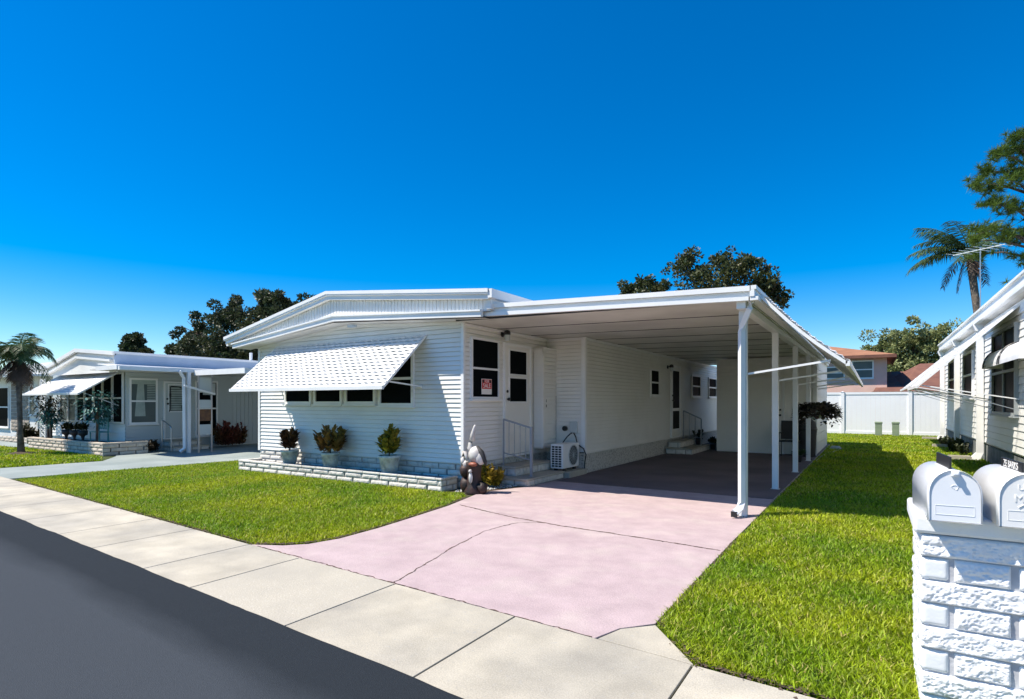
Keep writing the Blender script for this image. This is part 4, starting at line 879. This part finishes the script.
# steps, rail
LS = thing('neighbour_steps', 'shaded brick steps with a bent grey rail at the left home door', 'steps', (-17,8.9,0))
brick_step(LS, LX+.02,-16.65,8.5,9.5,.012,.14,1); brick_step(LS, LX+.02,-16.95,8.55,9.45,.14,.28,1)
k = MB(); k.tube([(-17.2,8.45,.1),(-17.2,8.45,.88),(-17.1,8.45,.86),(-16.7,8.45,.70),(-16.68,8.45,.66),(-16.68,8.45,.02)], .022, 6); k.build('handrail', CHROME, LS)
# planter
k = MB(); k.box(-15.74,-13.5,8.66,20,2.20,2.235); k.build('carport_ceiling', CEIL, LH)
k = MB(); k.box(-15.79,-13.45,8.6,8.655,2.13,2.27); k.box(-13.495,-13.45,8.66,20,2.13,2.27); k.build('carport_fascia', WHITE, LH)
LP = thing('neighbour_planter', 'long cream brick planter wall below the left home awning', 'planter', (-19,7.0,0))
k = MB(); brick_courses(k, (-21.6,6.78,0), XP, YN, 0, 4.9, 0, 3, .1, .4, .02, .05); brick_courses(k, (-16.72,6.76,0), YP, XP, 0, 1.1, 0, 3, .1, .4, .02, .05); k.build('brick_edging', mat('cream_brick', (.62,.54,.44), .85, (.5,.43,.35), 8, bump=.5, bscale=50, rnd_island=.1), LP)
k = MB(); k.box(-21.58,-16.74,6.80,7.58,0,.27); k.build('gravel_bed', SOIL, LP)
k = MB(); k.box(-21.62,-16.70,6.755,6.9,.302,.34); k.box(-16.85,-16.70,6.905,7.85,.302,.34); k.build('coping', MATS['cream_brick'], LP)
rr = random.Random(71)
for i, (x, lb) in enumerate(((-20.1,'small dark plant on a stand, leftmost of three on the cream planter'),(-19.55,'small dark plant on a stand, middle of three on the cream planter'),(-19.0,'small dark plant on a stand, right of three, next to the teal tree'))):
    t = thing('potted_plant', lb, 'potted plant', (x,7.2,.27), 'plants on the left home planter'); k = MB(); k.lathe((x,7.2,.27), [(.06,0),(.03,.08),(.05,.16),(.11,.2),(.12,.32),(0,.3)], 10); k.build('pot', DARK, t, True)
    k = MB(); croton(k, (x,7.2,.56), .32, .24, 12, 16, .13, .05, rr); k.build('leaves', BUSH, t)
def smalltree(name, label, x, y, z, h, r_, m, n, seed, cat='small tree', sq=1.0, ln=.1):
    t = thing(name, label, cat, (x,y,z)); rr = random.Random(seed)
    k = MB(); k.tube([(x,y,z),(x+.03,y,z+h*.5),(x,y,z+h*.8)], [.035,.03,.012], 6)
    for q in range(6): a = rr.random()*6.28; k.tube([(x,y,z+h*.45),(x+r_*.6*math.cos(a),y+r_*.5*math.sin(a),z+h*rr.uniform(.6,.85))], [.012,.005], 4)
    k.build('trunk', BARK, t); k = MB()
    for i in range(n):
        a = rr.random()*6.28; c = rr.uniform(-1,1); q = rr.random()**.4*r_; p = (x+q*math.sqrt(1-c*c)*math.cos(a), y+q*math.sqrt(1-c*c)*math.sin(a), z+h*.68+q*c*sq); e = rr.uniform(-1,1)
        if noise.noise((p[0]*4+seed, p[1]*4, p[2]*4)) < -.12: continue
        leaf_at(k, p, (math.cos(a)*math.cos(e), math.sin(a)*math.cos(e), math.sin(e)), ln*rr.uniform(.7,1.2), ln*.5, .4)
    k.build('crown', m, t); return t
smalltree('small_tree', 'spindly dark green small tree at the lattice end of the cream planter', -21.1, 7.1, .27, 1.5, .55, BUSH, 900, 1)
smalltree('small_tree', 'teal green small tree at the right end of the cream planter', -17.75, 7.05, .27, 1.45, .5, TEAL, 1000, 2)
smalltree('small_tree', 'teal and dark leafy plant near the lattice, lower than the tree beside it', -20.75, 7.05, .27, .9, .35, TEAL, 400, 3)
k = MB()
for q in range(6): croton(k, (-16.95+.1*q*0+rr.uniform(-.15,.15), 7.9+rr.uniform(-.25,.35),0), .42, .3, 8, 16, .12, .05, rr)
tag(k.build('low_shrub', BUSH), 'low dark shrub at the foot of the neighbour steps, beside the cream planter', 'shrub')
k = MB()
for q in range(10): croton(k, (-16.9+rr.uniform(-.2,.25), 10.4+rr.uniform(-.5,.6),0), rr.uniform(.7,1.12), .4, 12, 20, .15, .06, rr)
tag(k.build('bushy_shrub', MAR), 'tall dark reddish shrub under the left neighbour carport', 'shrub')
TB = thing('teal_bench', 'teal scrolled metal bench on the cream planter below the awning', 'bench', (-18.3,7.3,.27))
k = MB(); k.box(-18.6,-18.0,7.2,7.45,.55,.58); k.build('seat', TEALM, TB)
k = MB()
for i in range(6): k.tube([(-18.55+.1*i+.04*math.cos(t*.52),7.45,.78+.14*math.sin(t*.52)) for t in range(13)], .010, 5)
k.bar((-18.6,7.45,.95),(-18.0,7.45,.95),.03); k.build('backrest', TEALM, TB)
for x, y in ((-18.58,7.22),(-18.02,7.22),(-18.58,7.43),(-18.02,7.43)):
    k = MB(); k.bar((x,y,.27),(x,y,.95 if y > 7.4 else .55),.03); k.build('leg', TEALM, TB)
# tall panelled rack by the neighbour post
RK = thing('display_rack', 'tall metal rack with pale square panels beside the left carport post', 'rack', (-15.5,8.8,0))
for y_ in (8.62, 8.98):
    k = MB(); k.bar((-15.6,y_,.012),(-15.6,y_,2.22),.035); k.build('upright', CHROME, RK)
for z0, z1, m in ((1.66,2.08,LGREY),(1.22,1.46,LGREY),(.88,1.2,BROWN),(.50,.78,LGREY)):
    k = MB(); k.box(-15.61,-15.585,8.64,8.96,z0,z1); k.build('panel', m, RK)
k = MB(); k.bar((-15.55,8.2,1.84),(-15.55,9.05,1.62),.05); k.build('cross_arm', WHITE, RK)

# third house
TH = thing('far_left_house', 'low house with tan block wall and white roof at the far left edge', 'house', (-27,10,0))
k = MB(); k.box(-31,-25.6,8.3,16,0,2.3); k.build('wall', SIDING, TH)
k = MB(); brick_courses(k, (-28.1,8.28,0), XP, YN, 0, 1.75, .3, 14, .14, .45, .015, .08, .001, .012); k.build('block_panel', TAN, TH)
k = MB(); k.box(-31.6,-24.2,7.6,16,2.30,2.36); k.box(-31.6,-24.2,7.58,7.64,2.36,2.52); k.box(-27.5,-24.2,8.6,15,2.40,2.85); k.build('roof', WHITE, TH)
window(TH, (0,8.3,0), XP, YN, -26.3,-25.68,.9,2.0,2,1,.05,GLASS2); window(TH, (0,8.3,0), XP, YN, -30.0,-28.3,.4,2.0,2,1,.05,GLASS)
k = MB(); brick_courses(k, (-30,7.5,0), XP, YN, 0, 6, 0, 2, .1, .4, .02, .1); tag(k.build('brick_edging', MATS['cream_brick']), 'low brick edging before the far left house', 'edging')
k = MB()
for q in range(6): croton(k, (-25.7+rr.uniform(-.4,.6), 7.9+rr.uniform(-.2,.3),0), rr.uniform(.5,1.0), .3, 9, 16, .22, .06, rr)
tag(k.build('spiky_shrub', BUSH), 'dark upright shrub beside the far left house window', 'shrub')

# ================================================================== TREES
def palm(label, base, pts, rad, crown, nf, flen, leaf_l, leaf_w, seed, mat_l=PALM, dead=0, up=(.2,1.2), sag=1.2, skirt=False, dirs=None):
    t = thing('palm_tree', label, 'palm tree', base); rr = random.Random(seed)
    k = MB(); k.tube(pts, rad, 12); k.build('trunk', PBARK, t, True)
    def frond(k, a, el, L_, ll, lw, sg, hang=.55):
        P = Vector(crown); d = Vector((math.cos(a)*math.cos(el), math.sin(a)*math.cos(el), math.sin(el))); n = 22; pts_ = []
        for i in range(n+1):
            pts_.append(P.copy()); d = (d+Vector((0,0,-sg/n*(.5+i/n)))).normalized(); P = P+d*L_/n
        k.tube(pts_, [.022*(1-i/n)+.004 for i in range(n+1)], 4, False)
        for i in range(2, n+1):
            dd = (pts_[i]-pts_[i-1]).normalized(); sd_ = dd.cross(Vector((0,0,1))).normalized(); q = math.sin(min(1, (i+1)/n*1.05)*math.pi*.86)+.22
            for sgn in (1,-1):
                for rep in range(3):
                    v = (dd*rr.uniform(.35,.7)+sd_*sgn*rr.uniform(.7,1)+Vector((0,0,-rr.uniform(.2,1)*hang))).normalized(); b0 = pts_[i-1].lerp(pts_[i], rr.random()); l_ = ll*q*rr.uniform(.8,1.15)
                    tip = b0+v*l_+Vector((0,0,-l_*.3*hang)); md = b0+v*l_*.5; w_ = dd*lw
                    k.add([b0-w_*.3, b0+w_*.3, md+w_*.5, md-w_*.5, tip], [(0,1,2,3),(3,2,4)])
    k = MB()
    for i in range(nf):
        a, el = (dirs[i] if dirs and i < len(dirs) else (i*2.399+rr.uniform(-.2,.2), rr.uniform(*up))); frond(k, a, el, flen*rr.uniform(.8,1.1), leaf_l, leaf_w, sag)
    k.build('fronds', mat_l, t)
    if dead:
        k = MB()
        for i in range(dead): frond(k, i*2.399, rr.uniform(-1.2,-.3), flen*rr.uniform(.5,.85), leaf_l*.7, leaf_w, 1.6)
        k.build('dead_fronds', PALMD, t)
    return t
palm('short shaggy palm on the far left lawn', (-19.3,5.87,0), [(-19.2,5.87,0),(-19.28,5.87,.7),(-19.33,5.87,1.5),(-19.4,5.87,2.55)], [.09,.06,.062,.08], (-19.4,5.87,2.55), 17, 1.02, .34, .02, 3, dead=11, up=(.1,1.45), sag=2.6)
k = MB(); k.lathe((-19.2,5.87,0), [(.45,0),(.25,.05),(.0,.09)], 12); struct(k.build('soil_mound', SOIL))
palm('tall slender palm with arching fronds rising behind the neighbour roof', (4.2,32,0), [(4.6,32,0),(4.15,32,3),(3.85,32,5.5),(3.6,32,8.0)], [.20,.16,.14,.15], (3.58,32,8.1), 17, 2.3, .55, .035, 5, up=(-.1,1.1), sag=1.05, dead=5,
     dirs=[(3.14,.45),(3.3,.1),(2.9,.7),(3.0,.2),(3.6,.35),(2.6,.3),(3.3,.9)])
def tree(name, label, base, clumps, trunk_r, ll, lw, per, m, seed, cat='tree', group=None, top=None, thin=-.2, tr=None, fork=.4):
    t = thing(name, label, cat, base, group); rr = random.Random(seed); k = MB(); b0 = Vector(base)
    cz = sum(c[2] for c in clumps)/len(clumps); cx_ = sum(c[0] for c in clumps)/len(clumps); cy_ = sum(c[1] for c in clumps)/len(clumps)
    fk = Vector((b0.x+(cx_-b0.x)*.3, b0.y, cz*fork)); k.tube([b0, b0.lerp(fk,.5)+Vector((rr.uniform(-.15,.15),0,0)), fk], [trunk_r*1.2, trunk_r, trunk_r*.85], 10)
    for c in clumps:
        e = Vector(c[:3]); md = fk.lerp(e,.5)+Vector((rr.uniform(-.4,.4),rr.uniform(-.4,.4),rr.uniform(-.2,.5)))
        k.tube([fk, md, e], [trunk_r*.5, trunk_r*.28, trunk_r*.08], 6)
        for q in range(3): e2 = e+Vector((rr.uniform(-1,1),rr.uniform(-1,1),rr.uniform(-.5,1)))*c[3]*.8; k.tube([md.lerp(e,.5), e2], [trunk_r*.14, trunk_r*.03], 4)
    k.build('trunk', BARK, t); nv = []; nf = []
    V = []; F_ = []
    for c in clumps:
        sub = [(c[0]+rr.gauss(0,.48)*c[3], c[1]+rr.gauss(0,.48)*c[3], c[2]+rr.gauss(0,.40)*c[3], c[3]*rr.uniform(.22,.42)) for _ in range(16)]
        for s_ in sub:
            for i in range(per):
                v = Vector((rr.gauss(0,1),rr.gauss(0,1),rr.gauss(0,1))).normalized(); q = s_[3]*rr.random()**.45
                p = Vector(s_[:3])+Vector((v.x*q, v.y*q, v.z*q*.75))
                d = (v+Vector((rr.uniform(-.8,.8),rr.uniform(-.8,.8),rr.uniform(-.8,.8)))).normalized(); sd_ = d.cross(Vector((rr.uniform(-1,1),rr.uniform(-1,1),rr.uniform(-1,1)))).normalized()*lw*rr.uniform(.35,.6); l_ = ll*rr.uniform(.7,1.2)
                n = len(V); V += [tuple(p), tuple(p+d*l_*.5+sd_), tuple(p+d*l_), tuple(p+d*l_*.5-sd_)]; F_.append((n,n+1,n+2,n+3))
    k = MB(); k.v = V; k.f = F_; k.build('crown', m, t); return t
# behind the carport
Y0 = 42
def P2(px_, py_, Y_):   # clump centre seen towards a photo direction at depth Y_, used only to lay the tree out
    a = (px_-512)/570.6; c, s = math.cos(R(32.3)), math.sin(R(32.3)); dx, dy, dz = -s+a*c, c+a*s, (402-py_)/570.6; t_ = Y_/dy; return (dx*t_, Y_, 1.4+dz*t_)
def cl(lst, Y_, sc, seed=0):
    r_ = random.Random(seed); out = []
    for (a, b_, rp) in lst:
        p = P2(a, b_, Y_); D = Y_*1.0; out.append((p[0], Y_+r_.uniform(-1,1)*sc, p[2], rp*sc))
    return out
tree('oak_tree', 'dark spreading oak showing above the right part of the carport roof', (-8.5,42,0), cl([(690,268,1.2),(705,275,1.1),(722,262,1.0),(735,270,1.1),(748,264,.9),(760,275,1.1),(772,288,1.0),(778,295,.8),(700,288,1.2),(730,288,1.3),(755,292,1.2),(684,262,.7)],42,1.0,1), .38, .26, .16, 42, OAK, 101)
tree('oak_tree', 'low dark treetop showing over the middle of the carport roof', (-14.5,42,0), cl([(625,289,.8),(640,284,.8),(655,288,.8),(665,291,.6),(630,300,1),(655,302,1)],42,1.0,2), .3, .26, .16, 40, OAK, 102)
tree('oak_tree', 'tall dense dark oak behind the left end of the main roof', (-30,20,0), cl([(205,332,0.80),(222,325,0.88),(240,312,0.80),(250,319,0.96),(268,310,0.72),(285,309,0.72),(298,306,0.56),(212,352,1.04),(235,345,1.20),(262,337,1.20),(285,327,1.04),(250,359,1.28),(225,365,1.04),(305,317,0.80),(320,319,0.96)],20,1.2,3), .4, .20, .11, 130, OAKD, 103)
tree('oak_tree', 'small dark tree poking above the left neighbour roof', (-40,18,0), cl([(138,345,.6),(148,342,.5),(132,352,.6),(148,352,.65),(156,356,.45)],18,.95,4), .2, .20, .11, 120, OAKD, 104)
tree('oak_tree', 'sparse dark treetop between the small tree and the dense oak', (-36.5,18,0), cl([(168,350,.5),(178,345,.5),(188,342,.55),(198,346,.6),(182,353,.7),(196,355,.8),(206,350,.7)],18,.9,5), .2, .20, .10, 60, OAKD, 105)
tree('broad_tree', 'sunlit olive green tree behind the pink house', (2,55,0), cl([(872,357,1.3),(885,351,1.2),(900,345,1.2),(918,341,1.1),(935,341,1.2),(950,352,1.0),(890,364,1.6),(910,360,1.8),(930,358,1.8),(950,360,1.8),(905,376,1.8),(925,376,1.8),(945,376,1.6),(862,358,.7)],55,1.1,6), .45, .24, .13, 150, OLIVE, 106)
def pine(label, base, clumps, tips, seed):
    t = thing('pine_tree', label, 'pine tree', base); rr = random.Random(seed); k = MB(); b0 = Vector(base)
    k.tube([b0, b0+Vector((-.1,0,5)), b0+Vector((-.05,0,9)), b0+Vector((.1,0,11.6))], [.24,.20,.15,.04], 10)
    V = []; F_ = []
    for c in clumps:
        e = Vector(c[:3]); st = Vector((b0.x-.03, b0.y, min(11.4, max(6.2, e.z-.5)))); md = st.lerp(e,.55)+Vector((0,0,.15)); k.tube([st, md, e], [.055,.035,.012], 5)
        for q in range(22):
            o = e+Vector((rr.gauss(0,.42),rr.gauss(0,.42),rr.gauss(0,.25)))*c[3]
            if rr.random() < .25: k.tube([e, o], [.012,.006], 3)
            for i in range(30):
                v = Vector((rr.gauss(0,1),rr.gauss(0,1),rr.gauss(.35,.8))).normalized(); s_ = v.cross(Vector((rr.random(),rr.random(),1))).normalized()*.014; l_ = rr.uniform(.18,.34)
                n = len(V); V += [tuple(o-s_), tuple(o+s_), tuple(o+v*l_)]; F_.append((n,n+1,n+2))
    k.build('trunk', BARK, t); k = MB(); k.v = V; k.f = F_; k.build('crown', PINEL, t)
pine('tall open pine rising behind the neighbour home at the right edge', (5.15,29,0),
     cl([(1010,150,.6),(1016,142,.5),(1024,148,.6),(996,162,.6),(1012,168,.7),(982,174,.5),(974,190,.45),(990,188,.6),(1008,188,.7),(1024,176,.7),(986,208,.55),(1000,212,.65),(1018,210,.8),(978,226,.5),(989,234,.65),(1004,238,.6),(1020,236,.7),(984,250,.4),(1026,256,.5),(974,242,.35),(1034,166,.7),(1038,196,.8),(1040,226,.8),(1034,262,.6),(1022,284,.45)],29,.85,7), None, 107)

# ================================================================== MAILBOX PIER
MP = thing('mailbox_pier', 'white painted split-faced block pier carrying two mailboxes', 'pier', (.6,3.5,0))
MX0, MX1, MY0, MY1 = .185, 1.15, 3.20, 3.75
k = MB(); f = Fr((0,MY0+.02,0), XP, YN); z = .0; c = 0
smooth_b = MB()
zt = .80
rows = []; z = zt
while z > .02: rows.append((z-.104, z)); z -= .104
for i, (z0, z1) in enumerate(rows):
    z0 = max(z0, .0)
    if i % 2 == 0:
        rough_block(k, f.P, MX0, MX1, z0+.003, z1-.003, 0, .026, .004, .0065, i*3.1, .008)
    else:
        u = MX0
        while u < MX1-.02:
            e = min(u+.105, MX1); smooth_b = MB(); rough_block(smooth_b, f.P, u+.002, e-.002, z0+.004, z1-.004, 0, .020, .008, .0004, i, .012); smooth_b.build('smooth_block', STONES, MP, True)
            u = e+.018; e = min(u+.195, MX1)
            if e-u > .03: rough_block(k, f.P, u, e-.002, z0+.003, z1-.003, 0, .025, .004, .0065, i*5.3+u*7, .010)
            u = e+.022
fl = Fr((MX0+.02,MY1,0), YN, XN)
for i, (z0, z1) in enumerate(rows):
    z0 = max(z0, 0)
    if i % 2 == 0: rough_block(k, fl.P, 0, MY1-MY0-.004, z0+.004, z1-.004, 0, .024, .010, .007, i*2.3+1, .012)
    else:
        rough_block(k, fl.P, 0, .25, z0+.005, z1-.005, 0, .022, .010, .007, i*4.1, .012); rough_block(k, fl.P, .27, MY1-MY0-.004, z0+.005, z1-.005, 0, .022, .010, .006, i*6.7, .012)
k.build('split_faced_block', STONE, MP, True)
k = MB(); k.box(MX0+.012, MX1, MY0+.012, MY1, 0, .80); k.build('mortar', MORTW, MP)
k = MB(); cpf = Fr((0,MY0+.0,0), XP, YN); k.box(MX0-.028, MX1+.02, MY0-.015, MY1+.02, .804, .884); k.build('cap', STONES, MP, bevel=.014)

def mailbox(label, x, y, z, rz, w_=.182, L_=.46, m=MBOX, seed=0):
    """origin: front bottom centre; +y is the back"""
    t = thing('mailbox', label, 'mailbox', (x,y,z), None, True); t.rotation_euler = (0,0,rz)
    hw = w_/2; hs = .120; n = 14
    def prof(hw, hs, top): return [(-hw,0)]+[(-hw*math.cos(math.pi*i/n), hs+top*math.sin(math.pi*i/n)) for i in range(n+1)]+[(hw,0)]
    pf = prof(hw, hs, .098); k = MB(); N_ = len(pf)
    k.add([(a,.012,b) for a, b in pf]+[(a,L_,b) for a, b in pf], [(i,i+1,N_+i+1,N_+i) for i in range(N_-1)]+[tuple(range(N_,2*N_)), (0,N_,2*N_-1,N_-1)])
    o = k.build('body', m, t); 
    for p in o.data.polygons: p.use_smooth = len(p.vertices) == 4
    # rim
    po = prof(hw+.006, hs, .104); k = MB(); k.add([(a,-.006,b-.002) for a, b in po]+[(a,.03,b-.002) for a, b in po]+[(a*.955,-.006,b*.985+.001) for a, b in po], [(i,i+1,N_+i+1,N_+i) for i in range(N_-1)]+[(i+1,i,2*N_+i,2*N_+i+1) for i in range(N_-1)]+[(0,N_,2*N_-1,N_-1)])
    k.build('rim', m, t, True)
    pi = prof(hw+.001, hs, .0985); k = MB(); k.add([(a,.000,b) for a, b in pi]+[(a,.012,b) for a, b in pi], [tuple(range(N_))[::-1]]+[(i,i+1,N_+i+1,N_+i) for i in range(N_-1)]+[(0,N_,2*N_-1,N_-1)])
    dr = k.build('door', m, t)
    k = MB(); a0, a1, c0, c1 = -.068, .068, .028, .068
    for (p, q) in (((a0,c0),(a1,c0)),((a1,c0),(a1,c1)),((a1,c1),(a0,c1)),((a0,c1),(a0,c0))): k.bar((p[0],-.0002,p[1]),(q[0],-.0002,q[1]),.0025,.0015)
    k.build('embossed_panel', m, dr)
    k = MB(); k.box(-.014,.014,-.020,.004,.196,.220); k.box(-.009,.009,-.034,-.019,.203,.215); k.build('latch', m, dr, bevel=.003)
    return t, dr
m1, d1 = mailbox('left white mailbox with blank dark name plate on its top', .298, 3.09, .885, R(5), w_=.176, m=MBOX)
m2, d2 = mailbox('right white mailbox with lettered black name plate, at the far right edge', .540, 3.09, .885, R(5), w_=.19, m=MBOX2, seed=1)
k = MB(); k.bar((-.014,-.0,.152),(.0,-.0,.140),.003,.002); k.tube([(0+.012*math.cos(t*.5-1.2),-.0005,.148+.010*math.sin(t*.5-1.2)) for t in range(9)], .0018, 5); k.build('emblem', MBOX, d1)
text_part('embossed_text', 'U.S.', .034, MBOX2, d2, (-.01,-.0005,.165), (R(90),0,0), .0016); text_part('embossed_text', 'MAIL', .045, MBOX2, d2, (0,-.0005,.118), (R(90),0,0), .0018)
k = MB(); k.tube([(-.035+.014*i,-.001,.083+.012*math.sin(i*1.2)) for i in range(6)], .003, 5); k.build('emblem', MBOX2, d2)
for t, hh, tx in ((m1,.058,None),(m2,.046,'ZE BARKS')):
    k = MB(); k.box(-.004,.004,.08,.37,.214,.214+hh); o = k.build('name_plate', BLACK, t, bevel=.002)
    if tx: text_part('plate_text', tx, .044, PAPER, o, (-.0055,.225,.237), (R(90),0,R(-90)), .0006, xs=1.05)
    k = MB(); k.box(-.012,.012,.12,.35,.212,.2195); k.build('plate_foot', MBOX, t)
print('done build')
